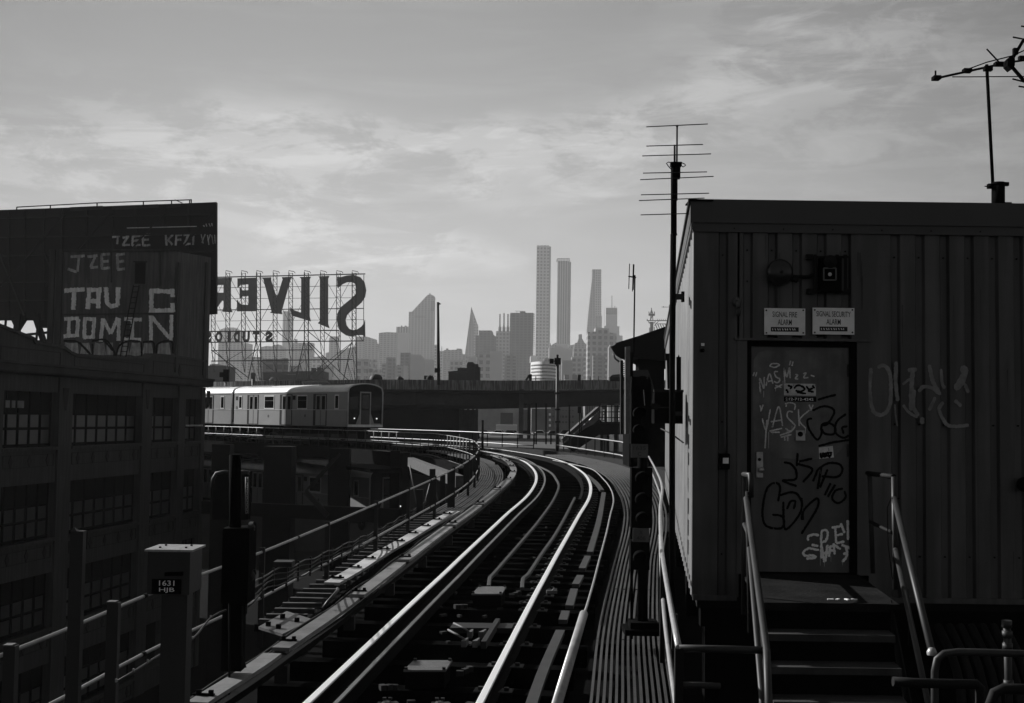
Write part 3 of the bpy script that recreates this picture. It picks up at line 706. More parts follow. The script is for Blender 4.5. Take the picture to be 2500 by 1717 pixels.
for i, (x, y, L) in enumerate([(1857,950,12),(1864,955,16),(1893,946,10),(1911,930,14),(1876,1055,40),(1886,1052,9),(1921,1050,22),(1925,1052,26),(1933,1040,12),(1966,1045,14),(2002,1360,22),(2012,1368,16),(2028,1358,14),(2056,1366,18),(1975,1352,12)]):
    dr.add([D(x, y, .0052), D(x + 1.3, y, .0052), D(x + .9, y + L, .0052), D(x + .3, y + L, .0052)], [(0, 1, 2, 3)])
dr.build('paint_drip', M_sprayL, door)
sm_ = MB()
for i in range(46):
    x, y = r5.uniform(1842, 2066), r5.uniform(865, 1385); w, h_ = r5.uniform(.6, 2.2), r5.uniform(2, 14); t = r5.uniform(-3, 3)
    sm_.add([D(x, y, .0056), D(x + w, y, .0056), D(x + w + t, y + h_, .0056), D(x + t, y + h_, .0056)], [(0, 1, 2, 3)])
sm_.build('scuff', mat('door_scuff', .12, .8), door)
# pale tag sprayed across the ribs
Z3 = lambda pts: pts
WB_ = lambda x, y, o=0.0: P(x, y, HY - 0.004 - o)
gm = MB()
ZT = zc(2090, 850, 3.929)
for i, (st, w) in enumerate([([(145,190),(130,400),(165,600),(250,640),(320,560),(335,380),(320,230),(265,165),(205,190)], 9.5), ([(385,130),(380,330),(400,510)], 9), ([(372,540),(380,650),(398,750)], 4), ([(445,350),(520,290)], 6),
    ([(495,212),(585,202)], 10), ([(545,210),(530,400),(530,600)], 11), ([(450,545),(510,620),(590,665)], 7), ([(700,160),(740,330),(810,450)], 10), ([(600,420),(650,370),(740,390),(790,440)], 9), ([(760,470),(700,600)], 8), ([(632,665),(636,730)], 11), ([(560,400),(550,560),(600,650)], 9),
    ([(815,200),(825,330),(850,390)], 8), ([(835,515),(795,590),(840,690),(880,740),(960,752),(1085,740)], 8.5), ([(1022,170),(1040,250),(990,350),(950,400)], 17), ([(1078,430),(1040,340)], 8), ([(945,500),(1010,560)], 9)]):
    ribbon(gm, ZT(st), w, WB_, 0.2, i, 9)
M_faint = mat('faded_spray_paint', 0.20, 0.7, 0, 0.4, 9)
gm.build('graffiti', M_faint, hut)
# door furniture
def rect(mb, x0, y0, x1, y1, off, th, base=None):
    cx, cy = (x0 + x1) / 2, (y0 + y1) / 2; Y = HY - off
    a = P(x0, cy, Y).x; b = P(x1, cy, Y).x; t = P(cx, y0, Y).z; u = P(cx, y1, Y).z
    mb.box2((a, Y, t), (b, Y + th, u)); return (a, b, t, u)
M_brass = mat('worn_door_metal', 0.35, 0.35, 0.7, 0.3, 12)
m = MB(); rect(m, 1847, 1104, 1863, 1166, 0.0, .028); pl = m.build('lock_plate', M_brass, door)
c = P(1856, 1147, HY); m = MB(); m.lathe(c, (0, -1, 0), [(.012, 0), (.012, .03), (.024, .045), (.028, .065), (.018, .078), (0, .08)], 14); m.build('handle', M_brass, door)
c = P(1854, 1122, HY - .002); m = MB(); m.disc(c, (0, -1, 0), .015, .012, 12); m.build('keyhole', M_dark, pl)
m = MB(); rect(m, 1943, 1051, 1966, 1076, -.005, .022); pl = m.build('lock_plate', M_brass, door)
m = MB(); m.lathe(P(1954, 1060, HY + .002), (0, -1, 0), [(.024, 0), (.024, .01), (.012, .012), (.012, .006), (0, .006)], 14); m.build('lock', M_black, pl)
m = MB(); rect(m, 2069, 1085, 2073, 1115, -.01, .01); rect(m, 2069, 890, 2073, 920, -.01, .01); m.build('hinge', M_mid, door)
def text_mesh(name, s, origin, right, up, height, width, matl, parent, bold=0.0, depth=0.001, align='CENTER'):
    cu = bpy.data.curves.new(name, 'FONT'); cu.body = s; cu.align_x = 'CENTER'; cu.align_y = 'CENTER'; cu.size = 1; cu.offset = bold; cu.extrude = 0.0; cu.resolution_u = 3
    t = bpy.data.objects.new(name, cu); scene.collection.objects.link(t)
    dg = bpy.context.evaluated_depsgraph_get(); dg.update(); me = bpy.data.meshes.new_from_object(t.evaluated_get(dg)); bpy.data.objects.remove(t)
    xs = [v.co.x for v in me.vertices]; ys = [v.co.y for v in me.vertices]; w0 = max(xs) - min(xs); h0 = max(ys) - min(ys); cx = (max(xs) + min(xs)) / 2; cy = (max(ys) + min(ys)) / 2
    sx_ = width / w0; sy_ = height / h0; o = Vector(origin)
    for v in me.vertices: v.co = o + Vector(right) * ((v.co.x - cx) * sx_) + Vector(up) * ((v.co.y - cy) * sy_)
    me.materials.clear(); me.materials.append(matl)
    ob = bpy.data.objects.new(name, me); scene.collection.objects.link(ob)
    if parent is not None: put(ob, parent)
    return ob
RX, UZ = Vector((1, 0, 0)), Vector((0, 0, 1))
pxm = HY / F_PX
def wtext(name, s, px, py, wpx, hpx, off, matl, parent, bold=0.0, slope=0.0):
    return text_mesh(name, s, P(px, py, HY - off), Vector((1, 0, -slope)), UZ, hpx * pxm, wpx * pxm, matl, parent, bold)
# phone number strip and sticker on the door
m = MB(); rect(m, 1914, 969, 1993, 981, -.026, .004); ps = m.build('number_plate', M_black, door); wtext('number', '212-712-4242', 1952, 975, 68, 6.5, -.022, M_white, ps, 0.01)
m = MB(); rect(m, 1914, 937, 1992, 966, -.026, .004); sk = m.build('sticker', mat('pale_sticker', 0.55, 0.6, 0, 0.3, 20), door)
M_x = zc(1780, 800, 2.66)
tagset('sticker_print', [[(380,375),(405,385),(395,400)], [(420,395),(450,375),(490,395),(470,415),(430,410)], [(500,380),(520,400),(545,395)], [(370,400),(385,425)], [(440,420),(500,430)], [(510,410),(550,420)], [(540,375),(555,395)]], 5, M_sprayD, sk, lambda x, y, o=0: P(x, y, HY + .0245 - o), M_x, .3, 5)
m = MB()
q = [P(1999, 1093, HY + .026), P(2033, 1089, HY + .026), P(2036, 1117, HY + .026), P(2000, 1121, HY + .026)]
m.prism(q, (0, .003, 0)); s2 = m.build('sticker', mat('white_sticker', 0.6, 0.6, 0, 0.3, 20), door)
tagset('sticker_print', [[(592,812),(600,845),(612,815),(622,840),(640,812),(650,842),(665,815)], [(600,820),(670,812)], [(605,838),(665,832)]], 5, M_sprayD, s2, lambda x, y, o=0: P(x, y, HY + .0245 - o), M_x, .3, 6)
m = MB()
for sx0, st in ((1845, [(1845,868),(1860,856),(1900,848),(1930,856),(1990,850),(2030,847),(2060,856),(2072,874)]),):
    pass
# the two alarm signs
def alarm_sign(x0, y0, x1, y1, word, label):
    Y = HY - 0.03; root = thing('alarm_sign', label, 'sign', P((x0 + x1) / 2, y1, Y))
    m = MB(); rect(m, x0, y0, x1, y1, 0.032, .006); b = m.build('panel', M_white, root)
    m = MB(); 
    for x, y in ((x0 + 5, y0 + 5), (x1 - 5, y0 + 5), (x0 + 5, y1 - 5), (x1 - 5, y1 - 5)): m.disc(P(x, y, HY - .032), (0, -1, 0), .008, .005, 8)
    m.build('bolt', M_dark, root)
    cx = (x0 + x1) / 2
    wtext('lettering', word, cx, y0 + 15, (x1 - x0) * (0.60 if len(word) < 13 else 0.82), 13.5, .0335, M_ink, b, .006, .013); wtext('lettering', 'ALARM', cx, y0 + 34, (x1 - x0) * .34, 13.5, .0335, M_ink, b, .006, .013)
    m = MB(); rect(m, cx - 34, y0 + 46, cx + 34, y0 + 57, .0335, .001); st = m.build('strip', M_ink, b)
    tagset('strip_print', [[(cx - 30 + i * 6, y0 + 49), (cx - 29 + i * 6 + (i * 7 % 3), y0 + 54)] for i in range(10)], 2.2, M_white, st, lambda x, y, o=0: P(x, y, HY - .0355 - o), Z3, .3, 7)
    m = MB(); rect(m, x0 + 10, y1 - 6, x0 + 30, y1 + 4, .02, .02); rect(m, x1 - 30, y1 - 6, x1 - 10, y1 + 4, .02, .02); rect(m, x0 + 10, y0 + 4, x0 + 30, y0 + 12, .02, .02); rect(m, x1 - 30, y0 + 4, x1 - 10, y0 + 12, .02, .02); m.build('bracket', M_black, root)
alarm_sign(1866, 753, 1966, 818, 'SIGNAL FIRE', 'white sign reading signal fire alarm above the door')
alarm_sign(1984, 752, 2086, 817, 'SIGNAL SECURITY', 'white sign reading signal security alarm above the door')
# bell
bl = thing('alarm_bell', 'round dark alarm gong on the hut wall above the fire alarm sign', 'bell', P(1900, 669, HY))
c = P(1899, 668, HY - .0); M_gong = mat('painted_gong', 0.03, 0.3, 0.2, 0.3, 8)
m = MB(); m.lathe(c, (0, -1, 0), [(.05, 0), (.05, .07), (.125, .075), (.128, .09), (.12, .12), (.09, .145), (.04, .158), (0, .16)], 24); m.build('gong', M_gong, bl)
m = MB(); m.tube([P(1930, 681, HY - .05), P(1945, 680, HY - .05), P(1952, 676, HY - .05), P(1975, 676, HY - .05), P(1990, 668, HY - .05)], .017, 8); m.box(P(1942, 680, HY - .05), (.05, .05, .06)); m.build('conduit', M_dark, bl)
m = MB(); m.lathe(c + Vector((0, -.155, 0)), (0, -1, 0), [(.018, 0), (.018, .012), (0, .014)], 10); m.build('nut', M_mid, bl)
# security siren in an iron cage
sr = thing('siren_box', 'caged black siren box on the hut wall right of the round gong', 'siren', P(2020, 715, HY))
m = MB(); rect(m, 2003, 630, 2055, 712, .10, .09); m.build('housing', M_black, sr)
m = MB()
for x in (1990, 2044, 2064): m.bar(P(x, 622, HY - .06), P(x, 718, HY - .06), .03, .02)
m.bar(P(1968, 628, HY - .04), P(2070, 628, HY - .04), .04, .02); m.bar(P(1970, 712, HY - .04), P(2070, 713, HY - .04), .03, .02)
m.box(P(1976, 628, HY - .04), (.06, .05, .05)); m.box(P(1978, 712, HY - .04), (.06, .05, .05)); m.box(P(2068, 712, HY - .04), (.05, .05, .05))
m.build('cage', M_dark, sr)
m = MB(); m.lathe(P(2026, 640, HY - .10), (0, -1, 0), [(.06, 0), (.065, .02), (.05, .04), (0, .05)], 16); m.build('strobe', M_dark, sr)
m = MB(); x0, y0, x1, y1 = 2011, 655, 2041, 684
for a, b in (((x0, y0), (x1, y0)), ((x1, y0), (x1, y1)), ((x1, y1), (x0, y1)), ((x0, y1), (x0, y0))): m.bar(P(*a, HY - .115), P(*b, HY - .115), .012, .015, up=(0, 1, 0))
m.build('window_frame', M_plate, sr)
m = MB(); m.disc(P(2026, 670, HY - .105), (0, -1, 0), .018, .006, 12); m.build('emblem', M_sprayL, sr)
# lamp, buttons, card reader
lp = thing('wall_lamp', 'small bulb lamp hanging on the hut wall left of the alarm signs', 'lamp', P(1800, 765, HY))
m = MB(); m.lathe(P(1798, 738, HY), (0, -1, 0), [(.045, 0), (.045, .04), (.03, .06), (0, .065)], 12); m.tube([P(1798, 738, HY - .06), P(1802, 742, HY - .09), P(1802, 752, HY - .09)], .024, 10); m.build('bracket', M_siding, lp)
m = MB(); m.lathe(P(1802, 753, HY - .09), (0, 0, -1), [(.016, 0), (.022, .02), (.026, .05), (.018, .075), (0, .085)], 12); m.build('bulb', M_duct, lp)
kb = thing('card_reader', 'black card reader with a white label on the wall beside the door', 'reader', P(1770, 1150, HY))
m = MB(); rect(m, 1757, 1108, 1782, 1146, .05, .05); m.build('housing', M_black, kb)
m = MB(); rect(m, 1765, 1118, 1779, 1132, .054, .004); m.build('label', M_white, kb)
m = MB(); m.tube([P(1770, 1108, HY - .02), P(1770, 1090, HY - .02), P(1769, 900, HY - .01)], .008, 6); m.build('wire', M_siding, kb)
m = MB(); rect(m, 1712, 838, 1720, 845, .015, .012); tag(m.build('small_plate', M_white), 'tiny white square plate near the hut corner', 'plate')
m = MB(); m.lathe(P(1714, 856, HY), (0, -1, 0), [(.018, 0), (.02, .03), (.012, .05), (0, .052)], 10); tag(m.build('cable_gland', M_black), 'small black knob on the hut wall under the tiny white plate', 'fitting')
m = MB(); c = P(2500, 1183, HY - .04); m.lathe(c, (0, -1, 0), [(.07, 0), (.075, .05), (.05, .06), (0, .06)], 16); tag(m.build('wall_fan', M_black), 'round black fitting on the hut wall cut by the right edge', 'fitting')

# stair to the door
st = thing('hut_stair', 'dark steel steps leading up to the hut door', 'stair', (3.0, 10, -0.1))
lz = sill - 0.01; sx0, sx1 = 2.02, 3.0
L_y = 9.78
M_tread = mat('chequer_steel_tread', 0.045, 0.8, 0.0, 0.4, 3, 0.5, 30, spec=0.3)
m = MB(); m.box2((sx0 - .03, HY - .03, lz), (sx1 + .08, L_y, lz - .035)); m.box2((sx0, L_y - .012, lz + .004), (sx1, L_y, lz - .06)); m.build('landing', mat('shaded_landing_plate', 0.014, 0.9, 0.0, 0.5, 3, 0.5, 30, spec=0.05), st)  # landing coloured darker than the treads to stand in for shade
for i in range(5):
    y = L_y - 0.23 * (i + 1); z = lz - 0.205 * (i + 1)
    m = MB(); m.box2((sx0, y, z), (sx1, y + .27, z - .03)); m.box2((sx0, y - .01, z + .003), (sx1, y, z - .05))
    m.build('tread', M_tread, st)
    r = MB(); r.box2((sx0, y + .26, z - .03), (sx1, y + .262, z + .14)); r.build('riser', M_black, st)
for x in (sx0 - .03, sx1 + .03):
    m = MB(); m.prism([Vector((x, L_y + .1, lz + .02)), Vector((x, L_y - 1.3, lz - 1.2)), Vector((x, L_y - 1.3, lz - 1.45)), Vector((x, L_y + .1, lz - .25))], (.012, 0, 0)); m.build('stringer', M_dark, st)
m = MB()
for k, x in enumerate((2020, 2037, 2060, 2078)): m.box(P(x, 1464, 10.0) + Vector((0, 0, 0)), (.05, .02, .012), k)
m.build('paint_mark', M_sprayW, st)
for o_ in list(st.children):
    if o_.name.split('.')[0] in ('landing', 'tread', 'riser', 'stringer', 'paint_mark'):
        for v in o_.data.vertices: v.co.x += 0.112 * (v.co.y - L_y)
# handrails of the stair
def pipe(name, pts, r, matl, parent, sm=False):
    m = MB(); m.tube(catmull(pts, .15) if sm else pts, r, 12); return m.build(name, matl, parent)
lr = thing('stair_railing', 'left painted pipe railing of the hut steps', 'railing', P(1830, 1590, 10.6))
YA, YB = HY - .25, 10.1
pipe('post', [P(1815, 1155, YA), P(1815, 1500, YA)], .022, M_pipe2, lr)
pipe('rail', [P(1815, 1158, YA), P(1832, 1160, YB), P(1834, 1215, YB)], .022, M_pipe2, lr)
pipe('rail', [P(1822, 1217, YB), P(1872, 1590, 7.9), P(1878, 1760, 7.2)], .024, M_pipe2, lr)
pipe('rail', [P(1817, 1280, YA), P(1826, 1300, YB + .3), P(1860, 1700, 7.9), P(1862, 1760, 7.8)], .02, M_pipe2, lr)
pipe('post', [P(1826, 1200, YB), P(1832, 1545, YB)], .022, M_dark, lr)
pipe('post', [P(1872, 1585, 7.9), P(1878, 1800, 7.9)], .024, M_pipe2, lr)
rr_ = thing('stair_railing', 'right painted pipe railing of the hut steps with a loop of black wire', 'railing', P(2200, 1590, 10.6))
pipe('post', [P(2123, 1158, YA), P(2131, 1400, YA)], .022, M_pipe2, rr_)
pipe('rail', [P(2118, 1156, YA), P(2150, 1160, YA - .6), P(2182, 1164, YB)], .022, M_dark, rr_)
pipe('post', [P(2183, 1164, YB), P(2187, 1440, YB)], .024, M_pipe2, rr_)
pipe('rail', [P(2183, 1216, YB), P(2276, 1595, 8.0)], .025, M_pipe2, rr_)
pipe('rail', [P(2125, 1275, YA), P(2178, 1300, YB)], .017, M_dark, rr_)
pipe('rail', [P(2186, 1340, YB), P(2275, 1760, 7.8)], .021, M_pipe2, rr_)
pipe('wire', [P(2196, 1218, YB - .03), P(2176, 1216, YB - .04), P(2166, 1240, YB - .04), P(2168, 1330, YB - .03), P(2178, 1410, YB), P(2192, 1440, YB)], .004, M_black, rr_, True)
m = MB(); m.lathe(P(2275, 1592, 8.0) + Vector((0, 0, -.02)), (0, 0, 1), [(.03, 0), (.033, .02), (.02, .045), (0, .05)], 10); m.build('cap', M_pipe, rr_)
gr = thing('guard_rail', 'bent pipe guard rail at the right edge beyond the foot of the steps', 'railing', P(2400, 1700, 8))
pipe('pipe', [P(2283, 1780, 7.9), P(2282, 1640, 7.9), P(2288, 1610, 7.9), P(2305, 1596, 7.9), P(2340, 1592, 7.9), P(2520, 1597, 7.9), P(2600, 1600, 7.9)], .024, M_pipe2, gr, True)
g2 = thing('guard_rail', 'low horizontal pipe rail with square bend in front of the guard rail', 'railing', P(2300, 1760, 6))
pipe('pipe', [P(2180, 1664, 6.4), P(2240, 1668, 6.4), P(2385, 1671, 6.4), P(2393, 1678, 6.4), P(2394, 1790, 6.4)], .025, M_dark, g2)
g3 = thing('guard_rail', 'rounded pipe end curving out of the bottom right corner', 'railing', P(2420, 1760, 5.6))
pipe('pipe', [P(2418, 1790, 5.6), P(2418, 1720, 5.6), P(2428, 1692, 5.6), P(2450, 1682, 5.6), P(2560, 1684, 5.6)], .024, M_dark, g3, True)
vp = thing('vent_post', 'grey jointed pipe post standing in the dark right of the steps', 'post', P(2460, 1760, 9))
pipe('pipe', [P(2458, 1516, 9.2), P(2466, 1800, 9.2)], .028, M_pipe2, vp)
m = MB()
for y in (1515, 1540, 1570, 1660): c = P(2458 + (y - 1515) * .03, y, 9.2); m.disc(c, (0, 0, -1), .037, .05, 12)
m.build('collar', M_duct, vp)
cbx = thing('hose_bundle', 'bundle of ribbed dark hoses under the hut right of the steps', 'hose', P(2350, 1640, 10.8))
for i in range(7):
    m = MB(); m.tube(catmull([P(2290 + i * 27, 1530, 10.9), P(2320 + i * 27, 1590, 10.6), P(2345 + i * 28, 1680, 10.2), P(2350 + i * 29, 1780, 9.9)], .2), .04, 8); m.build('hose', M_dark, cbx)
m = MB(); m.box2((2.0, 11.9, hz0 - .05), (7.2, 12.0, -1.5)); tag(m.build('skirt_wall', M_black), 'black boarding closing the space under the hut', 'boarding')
m = MB(); rect(m, 1640, 1500, 1655, 1590, 1.8, .03); tag(m.build('kick_plate', M_mid), 'narrow grey upright plate behind the meeting of the handrails', 'plate')
# platform the hut stands over
m = MB(); m.box2((1.62, 2, -0.35), (8.5, 31, -0.55)); struct(m.build('platform_floor', M_black))

# ================================================================== masts, signals and boxes
# tall mast with a many armed aerial, clamped to the hut
MY = 12.2
am = thing('antenna_mast', 'tall dark mast with eight horizontal rods rising beside the hut corner', 'antenna', P(1642, 1560, MY))
def Q(px, py, Y=MY): return P(px, py, Y)
m = MB(); m.tube([Q(1645, 400), Q(1645, 570)], .030, 12); m.tube([Q(1645, 570), Q(1646, 576)], .032, 12); m.tube([Q(1644, 572), Q(1641, 900), Q(1641, 1620)], .030, 12); m.build('mast', M_black, am)
m = MB(); m.tube([Q(1653, 308), Q(1652, 490)], .009, 8); m.tube([Q(1647, 354), Q(1647, 400)], .01, 8); m.disc(Q(1653, 310), (0, 0, 1), .012, .015, 8); m.build('boom', M_dark, am)
for a, b in (((1578,310),(1728,303)), ((1578,357),(1716,353)), ((1568,381),(1736,376)), ((1570,423),(1726,420)), ((1563,439),(1742,431)), ((1565,476),(1731,472)), ((1560,490),(1720,484)), ((1564,525),(1700,521))):
    m = MB(); m.tube([Q(*a, MY - .05), Q(*b, MY - .02)], .0052, 6); m.build('rod', M_mid, am)
m = MB(); m.box(Q(1654, 420), (.05, .07, .14)); m.box(Q(1655, 402), (.07, .08, .04)); m.box(Q(1643, 402), (.05, .08, .04)); m.tube([Q(1651, 440), Q(1651, 487)], .01, 8); m.build('clamp', M_black, am)
m = MB(); m.tube(catmull([Q(1640, 415), Q(1631, 405), Q(1627, 399), Q(1632, 396), Q(1642, 398)], .02), .005, 6); m.tube(catmull([Q(1660, 396), Q(1672, 401), Q(1674, 404), Q(1668, 408), Q(1660, 403)], .02), .005, 6); m.build('cable', M_black, am)
m = MB(); m.bar(Q(1644, 725), Q(1664, 725, 12.9), .05, .06); m.box(Q(1667, 725, 12.9), (.03, .05, .11)); m.bar(Q(1644, 1010), Q(1662, 1010, 12.9), .04, .04); m.build('wall_bracket', M_black, am)
# dark junction box and rail on the hut flank, cut by the mast
jb = thing('flank_box', 'wide black cabinet fixed to the flank of the hut behind the mast', 'cabinet', P(1630, 1040, 13.5))
m = MB(); m.box2(P(1598, 955, 13.4), P(1667, 1035, 13.4) + Vector((0, .8, 0))); m.build('housing', M_black, jb)
m = MB(); m.box2(P(1597, 951, 13.38), P(1669, 958, 13.38) + Vector((0, .85, 0))); m.build('lid', M_dark, jb)
m = MB(); m.bar(P(1600, 995, 13.37), P(1640, 995, 13.37), .01, .015); m.tube([P(1614, 1047, 13.5), P(1640, 1060, 13.2), P(1668, 1081, 12.6)], .008, 6); m.build('wire', M_mid, jb)
m = MB(); m.bar(P(1657, 872, 12.9), P(1657, 952, 12.9), .045, .04); m.prism([P(1652, 878, 12.88), P(1658, 866, 12.88), P(1661, 880, 12.88)], (0, .03, 0)); m.bar(P(1632, 870, 18), P(1634, 950, 18), .05, .05); m.box(P(1631, 872, 18), (.09, .08, .1)); m.build('riser_pipe', M_black, jb)

# signal mast on the walkway with two number plates
SY = 13.2
sg = thing('signal_mast', 'black signal mast with hooded heads on the plank walkway plated 1635 C', 'signal', P(1570, 1545, SY))
m = MB(); m.tube([P(1569, 960, SY), P(1569, 1545, SY)], .055, 12); m.build('mast', M_black, sg)
m = MB(); m.box(P(1570, 1538, SY), (.42, .42, .06)); m.box(P(1570, 1525, SY), (.3, .3, .08)); m.build('base', M_black, sg)
def head(x0, y0, x1, y1, hoods, yy=SY):
    m = MB(); m.box2(P(x0, y0, yy - .05), P(x1, y1, yy - .05) + Vector((0, .18, 0)))
    o = m.build('signal_head', M_black, sg)
    for (hx, hy, r) in hoods:
        h = MB(); c = P(hx, hy, yy - .05); vs = []; n = 12
        for k in range(n + 1):
            t = math.pi * (-0.15 + 1.3 * k / n)
            for rr2, dy in ((r, 0), (r, -.2 if 2 < k < n - 2 else -.12), (r - .008, -.2 if 2 < k < n - 2 else -.12), (r - .008, 0)): vs.append(c + Vector((math.cos(t) * rr2, dy, math.sin(t) * rr2)))
        h.add(vs, [(k * 4 + e, k * 4 + (e + 1) % 4, k * 4 + 4 + (e + 1) % 4, k * 4 + 4 + e) for k in range(n) for e in range(4)], True); h.build('hood', M_black, o)
        l = MB(); l.disc(c, (0, -1, 0), r * .8, .01, 16); l.build('lens', M_black, o)
    return o
head(1542, 1142, 1592, 1290, [(1567, 1168, .075), (1567, 1219, .075), (1567, 1265, .07)])
head(1540, 1320, 1586, 1392, [(1562, 1360, .075)])
head(1542, 920, 1590, 1085, [(1560, 1010, .07), (1558, 1050, .06)])
m = MB(); vs = []
for k in range(13):
    t = math.pi * k / 12; c = P(1568, 950, SY); vs += [c + Vector((math.cos(t) * .11, -.06, math.sin(t) * .14)), c + Vector((math.cos(t) * .11, .12, math.sin(t) * .14))]
m.add(vs, [(2 * k, 2 * k + 1, 2 * k + 3, 2 * k + 2) for k in range(12)]); m.add(vs[::2], [tuple(range(13))]); m.add(vs[1::2], [tuple(range(13))])
m.box2(P(1541, 950, SY - .06), P(1595, 960, SY - .06) + Vector((0, .18, 0))); m.build('back_cover', M_black, sg)
m = MB(); m.tube(catmull([P(1580, 925, SY - .1), P(1584, 916, SY - .1), P(1590, 928, SY - .1), P(1592, 960, SY - .1), P(1590, 990, SY - .1)], .03), .008, 6); m.build('bail', M_mid, sg)
m = MB(); m.bar(P(1571, 952, SY - .12), P(1574, 990, SY - .12), .006, .01); m.build('latch', M_pipe, sg)
M_nplate = mat('grey_number_plate', 0.09, 0.6, 0, 0.2, 8)
for (x0, y0, x1, y1), l1, l2 in (((1541, 1084, 1582, 1118), '1635', 'C'), ((1545, 1290, 1585, 1324), 'X', '406')):
    m = MB(); m.box2(P(x0, y0, SY - .07), P(x1, y1, SY - .07) + Vector((0, .01, 0))); p_ = m.build('number_plate', M_nplate, sg)
    pm_ = SY / F_PX
    for s_, dy, wd in ((l1, .3, .7), (l2, .72, .7)):
        wd = (x1 - x0) * (0.17 * len(s_) + .05)
        text_mesh('number', s_, P((x0 + x1) / 2, y0 + (y1 - y0) * dy, SY - .074), RX, UZ, 9.5 * pm_, wd * pm_, M_ink, p_, .01)
m = MB(); m.box2(P(1590, 985, SY), P(1606, 1000, SY) + Vector((0, .1, 0))); m.bar(P(1585, 992, SY), P(1612, 992, SY), .03); m.build('bracket', M_dark, sg)
m = MB(); m.bar(P(1542, 860, SY + .1), P(1542, 1560, SY + .1), .03, .02); m.build('ladder_rail', M_black, sg)

# thin whip aerial behind the signal
wa = thing('whip_antenna', 'slender pole with a small upright comb aerial above the shelter roof', 'antenna', P(1548, 830, 33))
m = MB(); m.tube([P(1550, 672, 33), P(1547, 870, 33)], .022, 6); m.build('pole', M_black, wa)
m = MB()
for x, a, b in ((1537, 644, 706), (1546, 645, 712), (1548, 646, 708)): m.tube([P(x, a, 33), P(x - 2, b, 33)], .012, 5)
m.tube([P(1534, 675, 33), P(1553, 678, 33)], .02, 5); m.build('comb', M_black, wa)

# aerial on the roof, upper right
AY = 13.5
ra = thing('roof_antenna', 'large television aerial on a leaning pole above the hut roof', 'antenna', P(2423, 455, AY))
def A(px, py, dy=0): return P(px, py, AY + dy)
m = MB(); m.tube([A(2409, 158), A(2424, 452)], .018, 10); m.build('pole', M_black, ra)
m = MB(); m.bar(A(2284, 192), A(2460, 153, .3), .035, .022); m.bar(A(2460, 153, .3), A(2540, 142, .5), .03, .02); m.tube([A(2325, 188), A(2360, 188), A(2520, 187)], .006, 6); m.tube([A(2355, 172), A(2410, 152), A(2470, 137), A(2520, 115)], .007, 6); m.build('boom', M_black, ra)
m = MB(); m.tube([A(2284, 173), A(2284, 192)], .01, 6); m.box(A(2286, 191), (.08, .1, .04)); m.box(A(2361, 173, .1), (.09, .08, .04)); m.box(A(2441, 157, .2), (.12, .08, .04)); m.box(A(2412, 168), (.09, .06, .05)); m.box(A(2497, 143, .3), (.09, .06, .05)); m.build('clamp', M_black, ra)
for a, b in (((2409, 120), (2440, 153)), ((2473, 91), (2500, 96)), ((2493, 64), (2520, 68)), ((2472, 193), (2500, 200)), ((2487, 211), (2520, 216))):
    m = MB(); m.tube([A(*a, .1), A(*b, .1)], .009, 6); m.build('rod', M_black, ra)
m = MB(); m.prism([A(2460, 145), A(2468, 137), A(2475, 136), A(2478, 143), A(2478, 160), A(2470, 170), A(2460, 160)], (0, .12, 0)); m.bar(A(2474, 140), A(2500, 96), .03, .03); m.bar(A(2472, 165), A(2502, 200), .03, .03); m.box(A(2479, 126), (.05, .05, .07)); m.build('reflector', M_black, ra)
ch = thing('roof_vent', 'short round vent pipe on the hut roof below the television aerial', 'vent', P(2438, 498, AY))
m = MB(); m.tube([A(2437, 452), A(2437, 520)], .071, 20); m.build('pipe', M_black, ch)
m = MB(); m.tube([A(2437, 446), A(2437, 454)], .074, 20); m.box(A(2418, 455), (.06, .06, .05)); m.box(A(2455, 450), (.06, .05, .04)); m.bar(A(2404, 455), A(2418, 456), .01); m.box(A(2457, 499), (.08, .1, .03)); m.build('band', M_black, ch)
# conduit stub at the roof corner
m = MB(); m.box2(P(1684, 486, 11.62), P(1742, 490, 11.62) + Vector((0, .3, 0))); tag(m.build('roof_flashing', M_black), 'strip of flashing lying on the front corner of the hut roof', 'flashing')

# relay box on a post, lower left
BY = 7.0
bx = thing('relay_box', 'dark steel relay box plated 1631 HJB on a stout post beside the handrail', 'box', P(430, 1790, BY))
x0, x1 = P(358, 1400, BY).x, P(465, 1400, BY).x; zt_, zb_ = P(410, 1347, BY).z, P(410, 1452, BY).z
M_box = mat('painted_relay_box', 0.022, 0.5, 0, 0.2, 3, 0.1, 20)
m = MB(); m.box2((x0 + .004, BY, zt_), (x1 - .004, BY + .27, zb_)); m.build('housing', M_box, bx)
M_lid = mat('galvanised_lid', 0.30, 0.5, 0.3, 0.3, 20, 0.3, 60)
m = MB(); m.box2((x0 - .012, BY - .014, zt_ + .012), (x1 + .012, BY + .285, zt_)); lo = m.build('lid', M_lid, bx)
m = MB()
for fx in (.2, .8):
    for fy in (.08, .2): m.disc((x0 + (x1 - x0) * fx, BY + fy + .0, zt_ + .012), (0, 0, 1), .007, .008, 8)
m.build('bolt', M_dark, lo)
m = MB(); m.box2(P(371, 1414, BY - .008), P(441, 1451, BY - .008) + Vector((0, .006, 0))); npl = m.build('number_plate', M_black, bx)
for s_, py in (('1631', 1424), ('HJB', 1441.5)): text_mesh('number', s_, P(407, py, BY - .0105), RX, UZ, 12.5 * BY / F_PX, 37 * BY / F_PX, M_white, npl, .004)
m = MB(); m.bar(P(403, 1402, BY - .03), P(446, 1401, BY - .03), .02, .02); m.build('handle', M_black, bx)
m = MB(); m.box2(P(395, 1452, BY + .08), P(448, 1800, BY + .08) + Vector((0, .12, 0))); m.build('post', M_box, bx)
